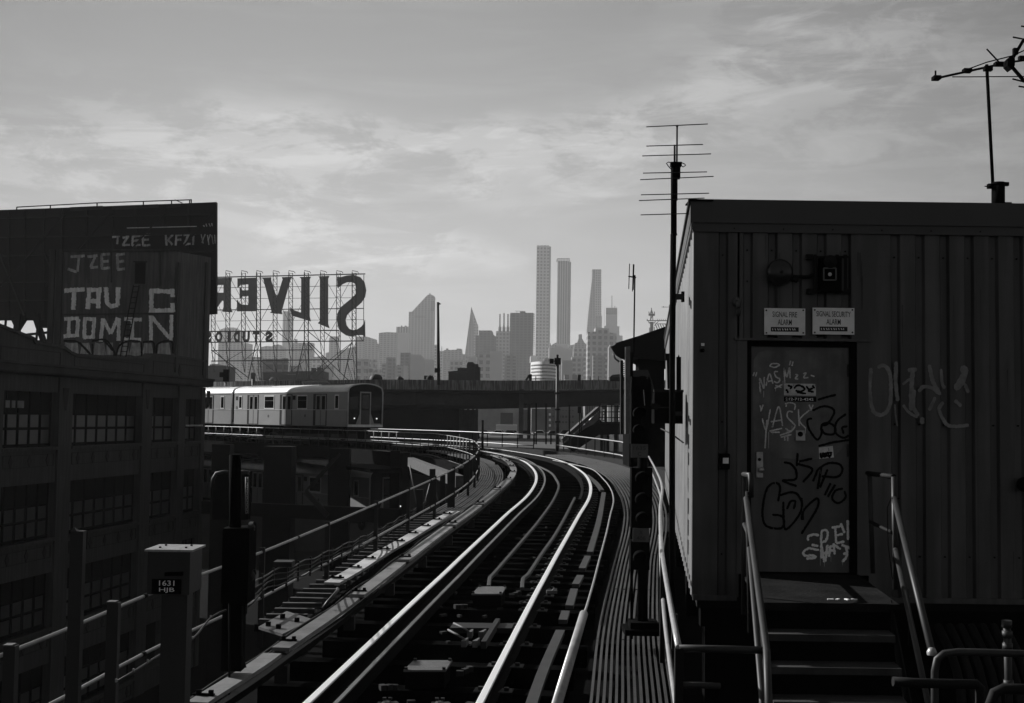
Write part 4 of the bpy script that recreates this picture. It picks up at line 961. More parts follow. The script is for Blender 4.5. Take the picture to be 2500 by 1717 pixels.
# grey post with a small box
gp_ = thing('steel_post', 'tall bare steel post with a small box at its top left of the relay box', 'post', P(183, 1780, 6.6))
m = MB(); m.box2(P(172, 1297, 6.6), P(187, 1800, 6.6) + Vector((0, .05, 0))); m.add([P(172, 1297, 6.6), P(187, 1297, 6.6), P(187, 1297, 6.6) + Vector((0, .05, 0)), P(172, 1297, 6.6) + Vector((0, .05, 0)), P(181, 1287, 6.62)], [(0, 1, 4), (1, 2, 4), (2, 3, 4), (3, 0, 4)]); m.build('post', M_box, gp_)
m = MB(); m.box2(P(187, 1300, 6.62), P(200, 1345, 6.62) + Vector((0, .08, 0))); m.build('box', M_black, gp_)
# two short capped stanchions
for i, (px, py, yy, lab) in enumerate(((271, 1472, 8.4, 'short capped stanchion between the steel post and the relay box'), (18, 1578, 7.2, 'short capped stanchion at the left edge of the picture'))):
    s_ = thing('stanchion', lab, 'post', P(px, 1790, yy), 'capped stanchions of the left walkway')
    m = MB(); m.box2(P(px - 10, py, yy), P(px + 10, py + 260, yy) + Vector((0, .06, 0))); m.build('post', M_box, s_)
    m = MB(); m.box2(P(px - 11, py - 3, yy - .005), P(px + 11, py, yy - .005) + Vector((0, .07, 0))); m.build('cap', M_plate, s_)
# dark signal seen edge-on
ds = thing('signal_post', 'black signal post seen edge on with round hoods right of the relay box', 'signal', P(565, 1640, 10.5))
m = MB(); m.box2(P(548, 1290, 10.5), P(588, 1640, 10.5) + Vector((0, .15, 0))); m.box2(P(544, 1290, 10.4), P(604, 1475, 10.4) + Vector((0, .3, 0))); m.build('housing', M_black, ds)
m = MB(); m.tube([P(574, 1110, 10.5), P(574, 1300, 10.5)], .05, 10); m.build('pole', M_black, ds)
for y in (1292, 1410):
    m = MB(); c = P(604, y, 10.5); vs = []
    for k in range(11):
        t = math.pi * k / 10
        for xo in (0, .035): vs.append(c + Vector((xo, .1 - .1 * math.cos(t), .055 * math.sin(t))))
    m.add(vs, [(2 * k, 2 * k + 1, 2 * k + 3, 2 * k + 2) for k in range(10)], True); m.lathe(c + Vector((0, .1, 0)), (1, 0, 0), [(.055, 0), (.05, .02), (.02, .04), (0, .045)], 14); m.build('hood', M_mid, ds)
m = MB(); m.tube([P(560, 1300, 10.45), P(560, 1700, 10.45)], .01, 6); m.tube([P(592, 1480, 10.45), P(590, 1600, 10.45), P(600, 1630, 10.45)], .008, 6); m.build('cable', M_dark, ds)
# base frame of that signal and dangling cables in the dark
cl = thing('cable_ladder', 'loose lit cables slung along the outer side of the left handrail', 'cable', T(700, 1400, 0.2))
cab = [P(602, 1441, 10.6), P(640, 1408, 11.5), P(668, 1394, 12.3), P(700, 1385, 13.0), P(745, 1370, 14.3), P(800, 1348, 16), P(860, 1322, 18), P(930, 1290, 21), P(1000, 1250, 25), P(1040, 1225, 28)]
for i in range(4):
    m = MB(); m.tube([p + Vector((0, 0, -.05 * i + .015 * math.sin(k * 1.3 + i))) for k, p in enumerate(catmull(cab, .3))], .008, 6); m.build('cable', M_pipe2 if i < 1 else M_dark, cl)
m = MB()
for p in catmull(cab, .35)[::2]: m.bar(p + Vector((0, 0, .03)), p - Vector((0, 0, .2)), .02, .02)
m.build('hanger', M_mid, cl)
m = MB(); m.box2(P(667, 1372, 12.6), P(712, 1385, 12.6) + Vector((0, .2, 0))); tag(m.build('hanging_plate', M_mid), 'small tilted grey plate behind the handrail above the slung cables', 'plate')
cab = [P(285, 1665, 7.6), P(327, 1640, 7.9), P(362, 1617, 8.2), P(395, 1597, 8.6), P(470, 1560, 9.2), P(515, 1508, 10), P(552, 1490, 10.4)]
c2 = thing('cable_ladder', 'thin cable with bright clips under the handrail by the relay box post', 'cable', cab[0])
m = MB(); m.tube(catmull(cab, .2), .008, 6); m.build('cable', M_pipe2, c2)
m = MB()
for p in cab[:6]: m.box(p + Vector((0, -.01, .01)), (.012, .012, .02))
m.build('clip', M_pipe, c2)

# ================================================================== factory building on the left
BA, BD = -27.47, 0.1334                      # facade line x = BA + BD*y
bdir = Vector((BD, 1, 0)).normalized(); bn = Vector((1, -BD, 0)).normalized()
def BF(px, py, off=0.0):
    d = ray(px, py); k = off * math.sqrt(1 + BD * BD); Y = (BA + k) / (d.x - BD); return P(px, py, Y)
def BZ(px, py): return BF(px, py).z
def onF(Y, z, off=0.0): return Vector((BA + BD * Y, Y, z)) + bn * off
def fy(px, py=1050): return BF(px, py).y
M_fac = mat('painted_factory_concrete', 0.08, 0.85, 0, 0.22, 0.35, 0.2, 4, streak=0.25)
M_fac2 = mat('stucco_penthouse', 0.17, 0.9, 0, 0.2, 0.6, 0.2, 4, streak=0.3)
M_faind = mat('painted_diamond', 0.03, 0.9)
bld = thing('factory_building', 'dark concrete factory with wide gridded windows and a graffitied rooftop block', 'building', (BA + BD * 60 - 4, 62, -12))
Y0, Y1 = 40.0, 71.9
FH = 3.97
z1t, z1b = BZ(257, 964), BZ(257, 1086)
rows = [(z1t, z1b), (BZ(257, 1166), BZ(257, 1290)), (z1t - 2 * FH, z1b - 2 * FH), (z1t - 3 * FH, z1b - 3 * FH)]
colsx = [(7, 143, 5), (176, 347, 7), (371, 436, 3), (452, 491, 3)]
cols = [(fy(a), fy(b), n) for a, b, n in colsx]
cols = [(cols[0][0] - 13, cols[0][0] - 1.2, 7)] + cols
zc_ = BZ(257, 905 + 24)                     # underside of cornice
pil = []
def slab(mb, ya, yb, za, zb, off, th):
    """box lying on the facade: from off outward by th (negative goes inward)"""
    a = [onF(ya, za, off), onF(yb, za, off), onF(yb, zb, off), onF(ya, zb, off)]; mb.prism(a, bn * th)
m = MB(); edges = [(Y0 - 10, cols[0][0])]
for i in range(len(cols) - 1): edges.append((cols[i][1], cols[i + 1][0]))
edges.append((cols[-1][1], Y1))
for a, b in edges: slab(m, a, b, -12, zc_, 0.0, -1.0)
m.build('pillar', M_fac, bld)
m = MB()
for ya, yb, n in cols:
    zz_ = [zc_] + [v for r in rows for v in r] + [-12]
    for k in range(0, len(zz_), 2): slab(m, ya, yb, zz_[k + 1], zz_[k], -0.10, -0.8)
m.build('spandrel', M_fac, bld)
M_panel = mat('panel_line', 0.04, 0.9)
for ci, (ya, yb, n) in enumerate(cols):
    for ri, (zt2, zb2) in enumerate(rows):
        if ri == 3 and ci > 2: continue
        w = MB(); slab(w, ya, yb, zb2, zt2, -0.42, -0.05); wo_ = w.build('window', mat('upper_sash_dark', 0.006, 0.8, spec=0.1), bld)
        h = zt2 - zb2; zm = zb2 + 0.60 * h; zm2 = zb2 + 0.33 * h; zl = zb2 + 0.06 * h
        pn = MB(); pw = (yb - ya) / n
        for i in range(n):
            for (a, b) in ((zm2 + .07, zm - .04), (zl, zm2 - .05)):
                slab(pn, ya + pw * i + .12, ya + pw * (i + 1) - .12, a, b, -0.405, -0.01)
        pn.build('pane', mat('dusty_pane', 0.10, 0.3, 0, 0.35, 0.4, spec=0.5), wo_)
        mu = MB()
        for i in range(n + 1): slab(mu, ya + pw * i - .05, ya + pw * i + .05, zb2, zt2, -0.37, -0.04)
        for z in (zm, zm2, zl - .05): slab(mu, ya, yb, z - .04, z + .04, -0.36, -0.04)
        mu.build('mullion', M_black, wo_)
        s = MB(); slab(s, ya, yb, zb2 - .14, zb2, 0.04, -0.5); s.build('sill', M_fac, bld)
        ps = MB(); a, b = zb2 - 0.30, zb2 - 0.85
        for (u0, u1, v0, v1) in ((ya + .2, yb - .2, a - .03, a), (ya + .2, yb - .2, b, b + .03), (ya + .2, ya + .24, b, a), (yb - .24, yb - .2, b, a)): slab(ps, u0, u1, v0, v1, -0.07, -0.03)
        nd = {5: 3, 7: 5, 3: 2}[n] if ci != 4 else 1
        for i in range(nd):
            yc = ya + (yb - ya) * (i + .5 + (0.25 if n > 3 else 0) * 0) / nd; zc2 = (a + b) / 2
            ps.prism([onF(yc - .16, zc2, -.07), onF(yc, zc2 - .27, -.07), onF(yc + .16, zc2, -.07), onF(yc, zc2 + .27, -.07)], bn * .03)
        ps.build('ornament', M_faind, bld)
# lit lamps seen through the first window: four pale reflections
# cornice and parapet
cz0, cz1 = BZ(257, 928), BZ(257, 903)
m = MB()
prof = [(0, cz0), (0.30, cz0 + .05), (0.34, cz0 + .12), (0.34, cz1 - .12), (0.42, cz1 - .1), (0.42, cz1), (-0.3, cz1), (-.3, cz0)]
va = [onF(Y0 - 10, z, o) for o, z in prof]; vb = [onF(Y1 + .3, z, o) for o, z in prof]
m.add(va + vb, [(i, (i + 1) % 8, (i + 1) % 8 + 8, i + 8) for i in range(8)] + [tuple(range(8)), tuple(range(8, 16))[::-1]]); m.build('cornice', mat('stained_cornice', 0.05, 0.9, 0, 0.6, 0.8, 0.4, 3), bld)
pl_px = [(-60, 776), (0, 797), (80, 828), (84, 838), (155, 850), (172, 863), (185, 868), (360, 880), (372, 867), (424, 871), (504, 884)]
top = [BF(x, y) for x, y in pl_px]; top[-1] = onF(Y1, top[-1].z)
m = MB(); poly = top + [onF(Y1, cz1, 0), onF(top[0].y, cz1, 0)]; m.prism(poly, bn * -0.4); m.build('parapet', M_fac, bld)
m = MB()
for a, b in zip(top, top[1:]): m.bar(a + Vector((0, 0, .03)) - bn * .18, b + Vector((0, 0, .03)) - bn * .18, .52, .12)
m.build('coping', M_fac, bld)
m = MB()
for x0, x1, ya_, yb_ in ((0, 147, 852, 895), (181, 352, 880, 903), (374, 497, 888, 920)):
    a, b = fy(x0, 890), fy(x1, 890); zt3, zb3 = BZ((x0 + x1) / 2, ya_), BZ((x0 + x1) / 2, yb_) ; zb3 = min(zb3, zt3 - .3)
    for (u0, u1, v0, v1) in ((a, b, zt3 - .04, zt3), (a, b, zb3, zb3 + .04), (a, a + .05, zb3, zt3), (b - .05, b, zb3, zt3)): slab(m, u0, u1, v0, v1, 0.0, .02)
for px_ in (438,):
    yc = fy(px_, 905); zc2 = BZ(px_, 906); m.prism([onF(yc - .2, zc2, 0), onF(yc, zc2 - .35, 0), onF(yc + .2, zc2, 0), onF(yc, zc2 + .35, 0)], bn * .02)
for px_, w_ in ((160, 10), (360, 8), (508, 6)):
    yc = fy(px_, 970); zc2 = BZ(px_, 975); m.prism([onF(yc - .25, zc2 + .5, .0), onF(yc + .25, zc2 + .5, .0), onF(yc + .05, zc2 - .5, .0), onF(yc - .05, zc2 - .5, .0)], bn * .05)
m.build('relief', M_faind, bld)
m = MB(); m.prism([onF(Y1, -12, -1.0), onF(Y1, cz1, -1.0), onF(Y1, cz1, -24), onF(Y1, -12, -24)], bdir * -.3)
m.prism([onF(Y0 - 10, cz1 - .3, -.4), onF(Y1, cz1 - .3, -.4), onF(Y1, cz1 - .3, -24), onF(Y0 - 10, cz1 - .3, -24)], (0, 0, -.2)); m.build('roof', M_dark, bld)
# rooftop block with the painted names
PY = 67.3
px_c = 426; cx_ = P(px_c, 700, PY).x; lx_ = P(120, 700, PY).x
pz1 = P(300, 612, PY).z; pz0 = cz1 - .4
m = MB(); sdY = fy(515, 700)
cnr = Vector((cx_, PY, 0)); e2 = onF(Y1 + .35, 0, -.02)
m.add([Vector((lx_, PY, pz0)), Vector((cx_, PY, pz0)), Vector((e2.x, e2.y, pz0)), Vector((lx_ + .9, e2.y + .4, pz0)), Vector((lx_, PY, pz1)), Vector((cx_, PY, pz1)), Vector((e2.x, e2.y, BZ(515, 628))), Vector((lx_ + .9, e2.y + .4, pz1))], [(0, 1, 5, 4), (1, 2, 6, 5), (2, 3, 7, 6), (3, 0, 4, 7), (4, 5, 6), (4, 6, 7)])
ph = m.build('penthouse', M_fac2, bld)
def PF(px, py, o=0.0): return P(px, py, PY - .02 - o)
m = MB()
for x0, x1 in ((120, 133), (138, 152)): a, b = PF(x0, 700).x, PF(x1, 700).x; m.box2((a, PY - .12, pz0), (b, PY + .001, pz1))
for y in (768,): m.bar(PF(152, y + .5), PF(428, y - 3), .06, .08)
m.bar(PF(120, 613), PF(430, 611), .1, .14)
m.bar(PF(272, 612), PF(272, 690), .06, .08); m.bar(PF(390, 612), PF(390, 700), .1, .1)
for px_ in (500, 432): yv = fy(px_, 700); slab(m, yv, yv + .3, pz0 + .6, BZ(px_, 640), 0.0, .06)
m.build('pilaster', M_fac, ph)
m = MB(); m.box2(PF(330, 641), PF(354, 693) + Vector((0, .4, 0))); m.box2(PF(325, 638), PF(360, 641)); m.build('doorway', M_black, ph)
ld = MB()
for dx in (0, 14):
    ld.bar(PF(326 + dx, 697, .3), PF(293 + dx, 873, .5), .05)
for i in range(14):
    t = i / 13; ld.bar(PF(326 - 33 * t, 700 + 172 * t, .4), PF(340 - 33 * t, 700 + 172 * t, .4), .04)
ld.build('ladder', M_black, ph)
Z1 = zc(0, 450, 2.902)
M_roller = mat('pale_roller_paint', 0.95, 0.9, 0, 0.12, 3.0, streak=0.2)
M_roller2 = mat('dull_roller_paint', 0.45, 0.9, 0, 0.35, 3.0, streak=0.35)
def blockletters(name, strokes, w, matl, zf=Z1, mapper=PF, seed=1):
    m = MB()
    for i, s_ in enumerate(strokes): ribbon(m, zf(s_), w, mapper, .22, i % 6, seed, rag=True)
    return m.build(name, matl, ph)
blockletters('lettering', [
    [(455,755),(600,745)], [(525,755),(520,890)],                                     # T
    [(620,885),(635,740)], [(615,752),(720,748)], [(700,740),(695,880)], [(625,830),(700,825)],   # A
    [(750,730),(758,840),(790,870)], [(780,868),(835,855)], [(838,730),(832,860)],     # V
    [(1220,760),(1070,755)], [(1075,740),(1070,910)], [(1060,895),(1235,895)], [(1220,740),(1222,800)], [(1222,842),(1225,905)]], 11, M_roller)
blockletters('lettering', [
    [(455,955),(560,950)], [(490,950),(485,1080)], [(555,955),(545,1070)], [(450,1078),(560,1070)],   # D
    [(600,955),(598,1090)], [(590,955),(680,955)], [(668,955),(658,1090)], [(590,1085),(670,1082)],   # O
    [(712,1115),(730,950)], [(730,955),(785,1060)], [(785,1060),(835,945)], [(843,950),(838,1110)],   # M
    [(880,955),(1005,960)], [(940,960),(935,1095)], [(875,1100),(1000,1100)],                          # I
    [(1068,930),(1070,1110)], [(1075,940),(1200,1090)], [(1215,925),(1212,1110)]], 9, M_roller, seed=2)
blockletters('lettering', [
    [(500,515),(600,508)], [(560,515),(548,620)], [(545,622),(480,600)],
    [(620,515),(690,505)], [(675,515),(640,590)], [(640,590),(695,588)],
    [(720,500),(722,600)], [(715,500),(780,495)], [(722,550),(770,545)], [(718,598),(780,592)],
    [(832,498),(835,605)], [(825,500),(885,495)], [(835,550),(880,545)], [(830,605),(885,600)]], 6.5, M_roller2, seed=3)
mm = MB()
for i, (x0, x1) in enumerate(((455, 555), (575, 640), (665, 745), (755, 800), (840, 910), (925, 1000), (1015, 1080), (1120, 1205))):
    ribbon(mm, Z1([(x0, 1165), ((x0 + x1) / 2, 1172), (x1, 1165)]), 30, lambda x, y, o=0: PF(x, y, o + .004), .06, 0, i, rag=True)
mm.build('throw_up', M_roller2, ph)
tagset('throw_up_outline', [[(450,1110),(550,1118),(640,1200)], [(560,1120),(650,1210),(655,1130)], [(650,1112),(750,1105),(810,1190),(805,1220)], [(740,1110),(800,1180)], [(820,1220),(850,1140),(920,1110),(995,1115)], [(1000,1120),(1005,1230)], [(1010,1120),(1085,1120),(1090,1210)], [(1105,1205),(1120,1130),(1215,1115),(1225,1200)]], 4.5, M_sprayD, ph, lambda x, y, o=0: PF(x, y, o + .012), Z1, .2, 8)
# reflected lamps in the first window, painted as pale strips
m = MB()
for a, b in ((26, 68), (88, 118), (132, 156), (172, 217)):
    ya, yb = fy(a / 2.902, 990), fy(b / 2.902, 990); slab(m, ya, yb, BZ(40, 996), BZ(40, 978), -.3, -.02)
m.build('lamp_reflection', mat('painted_reflection', 0.2, 0.8), bld)
m = MB(); slab(m, fy(450), fy(491), BZ(470, 1041), BZ(470, 1037), .05, .05); m.build('banner', M_roller2, bld)

# unseen blocks added behind the factory front to throw shade on the trains
wg = thing('shade_block', 'plain unseen block added behind the billboard to shade the trains', 'building', (-27.5, 85.5, -12))
# billboard seen from behind
bb = thing('billboard', 'huge dark back of a billboard on steel legs behind the rooftop block', 'billboard', (-28, 78, cz1))
def BB(px, py, o=0.0):
    Y = 80.0 - 4.0 * max(-200, px) / 528 - o; return P(px, py, Y)
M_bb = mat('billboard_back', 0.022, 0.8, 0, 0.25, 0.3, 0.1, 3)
m = MB(); m.prism([BB(-200, 520), BB(0, 513), BB(480, 495.5), BB(528, 493.5), BB(528, 766), BB(519, 767), BB(430, 770), BB(118, 773), BB(0, 774), BB(-200, 775)], (0, .35, 0)); m.build('panel', M_bb, bb)
m = MB()
for x in (20, 60, 105, 150, 210, 275, 330, 400, 460): m.bar(BB(x, 516 - x * .035, .25), BB(x, 780, .25), .14)
for y in (533, 580, 625, 690, 735): m.bar(BB(-60, y, .3), BB(520, y - 10, .3), .10)
for x in (0, 110, 240, 360): m.bar(BB(x + 160, 520, .5), BB(x, 700, 2.2), .09); m.bar(BB(x, 620, .5), BB(x + 60, 770, 1.6), .12)
m.build('frame', mat('billboard_frame', 0.02, 0.7), bb)
m = MB()
for x in (45, 95, 16): m.bar(BB(x, 765, .3), BB(x - 8, 850, .3), .35 if x == 45 else .12)
m.bar(BB(82, 760), BB(112, 850), .3); m.bar(BB(-20, 778), BB(118, 778), .25); m.bar(BB(40, 820), BB(118, 812), .15); m.bar(BB(40, 838), BB(118, 832), .15); m.bar(BB(30, 775), BB(48, 815), .2); m.bar(BB(60, 780), BB(40, 812), .25)
m.box2(BB(95, 779), BB(118, 801)); m.build('leg', M_bb, bb)
m = MB()
m.tube([BB(41, 506, 1.2), BB(230, 496, 1.2), BB(468, 488, 1.2)], .035, 6)
for x, y0, y1 in ((41,506,514), (123,502,510), (237,496,506), (350,492,504), (419,490,499), (463,488,497), (467,488,497)): m.bar(BB(x, y0, 1.2), BB(x, y1, 1.2), .06)
m.bar(BB(427, 488, 1.2), BB(445, 496, 1.2), .05); m.build('guard_rail', M_black, bb)
m = MB()
for a, b in ((171, 251), (273, 386), (405, 440)): m.prism([BB(a, 504 + (240 - a) * .03, .4), BB(b, 503 + (240 - b) * .03, .4), BB(b, 511 + (240 - b) * .03, .4), BB(a, 513 + (240 - a) * .03, .4)], (0, .05, 0))
m.build('catwalk_board', mat('catwalk_board', 0.06, 0.8), bb)
BBF = lambda x, y, o=0.0: BB(x, y, .36 + o)
tz = MB()
for i, s_ in enumerate([[(795,375),(850,368)], [(835,375),(830,425)], [(868,380),(915,368)], [(905,375),(870,430)], [(865,432),(920,430)], [(940,370),(935,435)], [(935,372),(995,365)], [(940,400),(985,398)], [(935,435),(995,430)], [(1010,365),(1015,435)], [(1005,362),(1065,355)], [(1015,395),(1055,392)], [(1010,435),(1065,430)],
    [(1175,360),(1180,435)], [(1225,355),(1190,395)], [(1190,395),(1222,430)], [(1245,435),(1250,360)], [(1245,362),(1290,358)], [(1250,395),(1285,392)], [(1300,360),(1345,355)], [(1335,360),(1305,425)], [(1300,428),(1350,422)], [(1370,365),(1368,430)], [(1378,352),(1380,358)]]):
    ribbon(tz, Z1(s_), 5.2, BBF, .25, i % 6, i, rag=True)
for i, s_ in enumerate([[(1425,355),(1440,420)], [(1455,350),(1430,415)], [(1470,360),(1480,430)], [(1490,355),(1475,400)], [(1500,360),(1510,425)], [(1520,358),(1525,420)], [(1430,285),(1450,300)], [(1460,280),(1465,300)], [(1480,278),(1490,300)], [(1500,275),(1505,298)]]):
    ribbon(tz, Z1(s_), 2.6, BBF, .3, i % 6, i, rag=True)
tz.build('lettering', M_roller2, bb)
m = MB(); m.bar(BB(310, 557, .4), BB(480, 553, .4), .05); m.build('cable', M_sprayL, bb)
m = MB(); m.box2((-31, 86.4, -12), (-24, 89.9, 14.0)); m.box2((-36, 73, -12), (-24.0, 81.5, 5.4)); m.box2((-36, 81.51, -12), (-24.0, 86.39, 3.4)); m.build('wall', M_fac, wg)  # added shade blocks, one tall and two low, out of sight
m = MB()
for i in range(2): m.box2((-30 + i * 3.2, 86.3, 5), (-28.4 + i * 3.2, 86.39, 7.2)); m.box2((-30 + i * 3.2, 86.3, 9), (-28.4 + i * 3.2, 86.39, 11.2))
m.build('window', M_glass, wg)

# ================================================================== great open-work letter sign, seen from behind
LD = 420.0
Z2 = zc(480, 620, 4.2)
def S2(x, y, o=0.0): return P(480 + x / 4.2, 620 + y / 4.2, LD - o)
ss = thing('rooftop_sign', 'great open letter sign seen from behind reading silver studio on a lattice frame', 'sign', S2(900, 1300))
M_let = mat('sign_letter_back', 0.045, 0.7, 0, 0.2, 0.3)
polys = {
 'Rx': [(115,250),(355,245),(345,290),(345,545),(362,597),(262,592),(275,545),(272,480),(255,480),(170,592),(60,597),(75,560),(110,545),(175,465),(130,440),(105,390),(100,320)],
 'E': [(612,243),(418,252),(418,345),(432,330),(450,312),(530,310),(530,372),(468,375),(446,345),(440,345),(440,455),(446,455),(466,432),(530,430),(530,522),(470,522),(430,500),(413,470),(413,588),(608,586),(606,560),(606,265)],
 'V': [(662,243),(762,240),(757,262),(820,455),(882,262),(872,240),(975,233),(958,262),(866,590),(876,617),(752,603),(768,590),(684,262)],
 'L': [(1055,238),(1168,233),(1155,258),(1155,640),(1168,693),(1105,672),(975,632),(958,545),(985,572),(1070,603),(1072,258)],
 'I': [(1248,232),(1358,225),(1345,250),(1345,715),(1360,762),(1300,738),(1242,712),(1262,690),(1264,250)],
 'S': [(1440,232),(1470,240),(1540,222),(1610,215),(1680,240),(1720,290),(1737,370),(1725,440),(1690,495),(1640,540),(1580,585),(1540,625),(1524,675),(1535,730),(1560,765),(1595,782),(1640,778),(1690,745),(1716,710),(1724,675),(1727,855),(1700,832),(1640,832),(1590,848),(1530,835),(1480,800),(1448,740),(1436,660),(1448,600),(1480,545),(1540,495),(1595,450),(1632,410),(1642,355),(1625,308),(1590,288),(1540,288),(1495,308),(1462,335),(1443,345)],
}
polys.pop('Rx')
for k, pl in polys.items():
    m = MB(); m.prism([S2(x, y) for x, y in pl], (0, 1.2, 0)); m.build('letter', M_let, ss)
m = MB()
for pl in ([(262,247),(357,245),(345,290),(345,545),(362,597),(262,592),(275,545),(275,247)], [(275,247),(115,252),(100,320),(105,390),(130,440),(175,465),(275,480),(275,398),(215,398),(200,385),(200,330),(215,316),(275,316)], [(255,478),(170,592),(60,597),(75,560),(110,545),(175,463)]):
    m.prism([S2(x, y) for x, y in pl], (0, 1.2, 0))
m.build('letter', M_let, ss)
px2 = LD / F_PX / 4.2
for ch_, x, w_ in (('S', 742, 76), ('T', 610, 72), ('U', 508, 76), ('D', 412, 62), ('I', 335, 34), ('O', 228, 72), ('S', 120, 66)):
    o_ = text_mesh('letter', ch_, S2(x, 852, .3), Vector((-1, 0, 0.0135)), UZ, 112 * px2, w_ * px2, M_black, ss, .07)
def sbar(mb, a, b, w=1.3, o=0.0): mb.bar(S2(*a, o), S2(*b, o), w * px2 * 4.2 * 1.15)
cx0 = [150, 300, 460, 615, 785, 945, 1105, 1270, 1435, 1595]
for i, x in enumerate(cx0):
    m = MB(); strong = x in (615, 1105, 1595); yb = 1300 if strong else 1215; w = 40
    for o in (0, 3):
        for dx in (0, w):
            xb = x + dx * (1 if strong else 1); sbar(m, (x + dx, 190 + dx * .15), (x + dx, 905), 1.9 if strong else 1.3, -o)
            sbar(m, (x + dx, 905), (x + dx + (0 if dx else 22) + (8 if strong else -4 if dx else 6), yb), 2.4 if strong and dx else 1.3, -o)
    for k in range(12):
        y = 200 + k * 59
        sbar(m, (x, y), (x + w, y + 59), .9); sbar(m, (x, y), (x + w, y), .7)
    for k in range(3):
        y = 905 + k * (yb - 905) / 3; sbar(m, (x + 2, y), (x + w, y + (yb - 905) / 3), .8)
    m.tube([S2(x, 190), S2(x, 172), S2(x + 55, 182), S2(x + 66, 200)], .12, 5)
    if strong: sbar(m, (x - 5, 905), (x - 90, yb), 1.8); sbar(m, (x - 50, 1110), (x + 10, yb), 1.0); sbar(m, (x - 50, 1110), (x - 15, yb), .8); sbar(m, (x + w, 905), (x - 40, 1110), .8)
    m.build('column', M_black, ss)
m = MB()
sbar(m, (100, 243), (1730, 206), 2.2); sbar(m, (100, 797), (1460, 785), 2.4); sbar(m, (100, 908), (1712, 893), 2.2); sbar(m, (1460, 785), (1460, 893), 1.6); sbar(m, (1715, 215), (1712, 895), 1.3)
for a, b, w in (((150, 350), (1715, 325), 1.0), ((150, 462), (1715, 450), .9), ((150, 575), (1715, 558), 1.1), ((150, 690), (1715, 675), .8), ((150, 992), (1180, 985), 2.0), ((150, 1100), (1600, 1083), 2.2), ((150, 580), (1715, 563), .7)): sbar(m, a, b, w, -2.5)
m.build('beam', M_black, ss)
m = MB()
for i in range(len(cx0) - 1):
    a, b = cx0[i] + 40, cx0[i + 1]
    for y0, y1 in ((240, 460), (460, 690), (690, 905)):
        if (i + (y0 > 300)) % 2: sbar(m, (a, y0), (b, y1), .8, -2.5)
        else: sbar(m, (b, y0), (a, y1), .8, -2.5)
for a, b, w in (((150, 985), (530, 1270), 1.8), ((165, 960), (470, 1290), 1.2), ((1150, 905), (1560, 1300), 1.7), ((1140, 920), (1470, 1300), 1.7), ((1580, 930), (1230, 1260), 1.5), ((1600, 905), (1150, 1250), 1.0), ((660, 800), (780, 895), 1.6), ((830, 800), (945, 895), 1.4), ((1150, 800), (1265, 895), 1.6), ((1310, 800), (1435, 893), 1.6), ((1640, 805), (1705, 893), 1.4), ((655, 1095), (800, 1205), 1.2), ((480, 600), (605, 780), 1.2), ((345, 410), (470, 560), 1.0), ((480, 1100), (620, 980), 1.0), ((300, 1100), (470, 1000), .9), ((960, 1210), (1100, 1100), 1.0)): sbar(m, a, b, w)
m.build('brace', M_black, ss)
base = thing('studio_building', 'low dark studio block carrying the great letter sign', 'building', S2(1100, 1300) + Vector((0, 10, 0)))
zb_ = S2(900, 1210).z
M_far1 = mat('far_brick', 0.05, 0.9, 0, 0.3, 0.3)
def pbox(mb, x0, y0, x1, y1, Y, dep): 
    a = P(x0, y0, Y); b = P(x1, y1, Y); mb.box2(a, (b.x, Y + dep, b.z))
m = MB(); pbox(m, 300, 927, 745, 1060, LD + 1, 22); m.build('wall', M_far1, base)
m = MB(); pbox(m, 643, 914, 758, 930, LD + 3, 15); pbox(m, 497, 893, 552, 930, LD + 4, 14); pbox(m, 722, 906, 790, 930, LD + 6, 12); pbox(m, 760, 898, 768, 910, LD + 6, 4); pbox(m, 774, 897, 783, 910, LD + 6, 4); m.build('rooftop_room', mat('far_roof_room', 0.035, 0.9), base)
m = MB(); m.lathe(P(667, 930, LD + 2), (0, 0, 1), [(1.4, 0), (1.3, .6), (.8, 1.1), (0, 1.3)], 12); m.bar(P(641, 912, LD + 2), P(730, 911, LD + 2), .25, .9); m.build('railing', M_fac, base)

# ================================================================== skyline across the river, at its real distance
GZ = -12.0
FMs = {
 'a': facade_mat('tower_plain', 0.22, 0.06, 7, 4.0, .4), 'b': facade_mat('tower_vertical_ribs', 0.32, 0.05, 5.5, 400, .45),
 'c': facade_mat('tower_bands', 0.45, 0.05, 400, 7.5, .45), 'd': facade_mat('tower_dark_glass', 0.10, 0.03, 6, 4, .3),
 'e': facade_mat('tower_grid', 0.36, 0.04, 8, 8, .42), 'f': facade_mat('tower_pale', 0.4, 0.15, 6, 6, .4)}
NT = 0
def tower(label, poly_or_rect, Y, fm='a', depth=None, extra=(), name='tower', cat='tower', grp='towers of the far skyline', side=0.0, extra_poly=()):
    """rect: x0, x1, ytop in photo pixels; the tower stands on the ground at distance Y"""
    if isinstance(poly_or_rect[0], (int, float)):
        x0, x1, yt = poly_or_rect; outline = [(x0, yt), (x1, yt)]
    else: outline = list(poly_or_rect); x0 = min(p[0] for p in outline); x1 = max(p[0] for p in outline)
    w = (x1 - x0) / F_PX * Y; dep = depth or w * 0.8
    top = [P(x, y, Y) for x, y in outline]
    b0 = Vector((top[-1].x, Y, GZ)); b1 = Vector((top[0].x, Y, GZ))
    root = thing(name, label, cat, ((b0.x + b1.x) / 2, Y, GZ), grp)
    m = MB(); m.prism(top + [b0, b1], (side * w, dep, 0)); m.build('shaft', FMs[fm], root)
    if extra:
        m = MB()
        for e in extra:
            ex0, ex1, ey0, ey1 = e[:4]; a = P(ex0, ey0, Y + dep * .25); b = P(ex1, ey1, Y + dep * .25)
            m.box2((a.x, a.y, a.z), (b.x, Y + dep * .6, b.z))
        m.build('roof_works', FMs['d'], root)
    return root
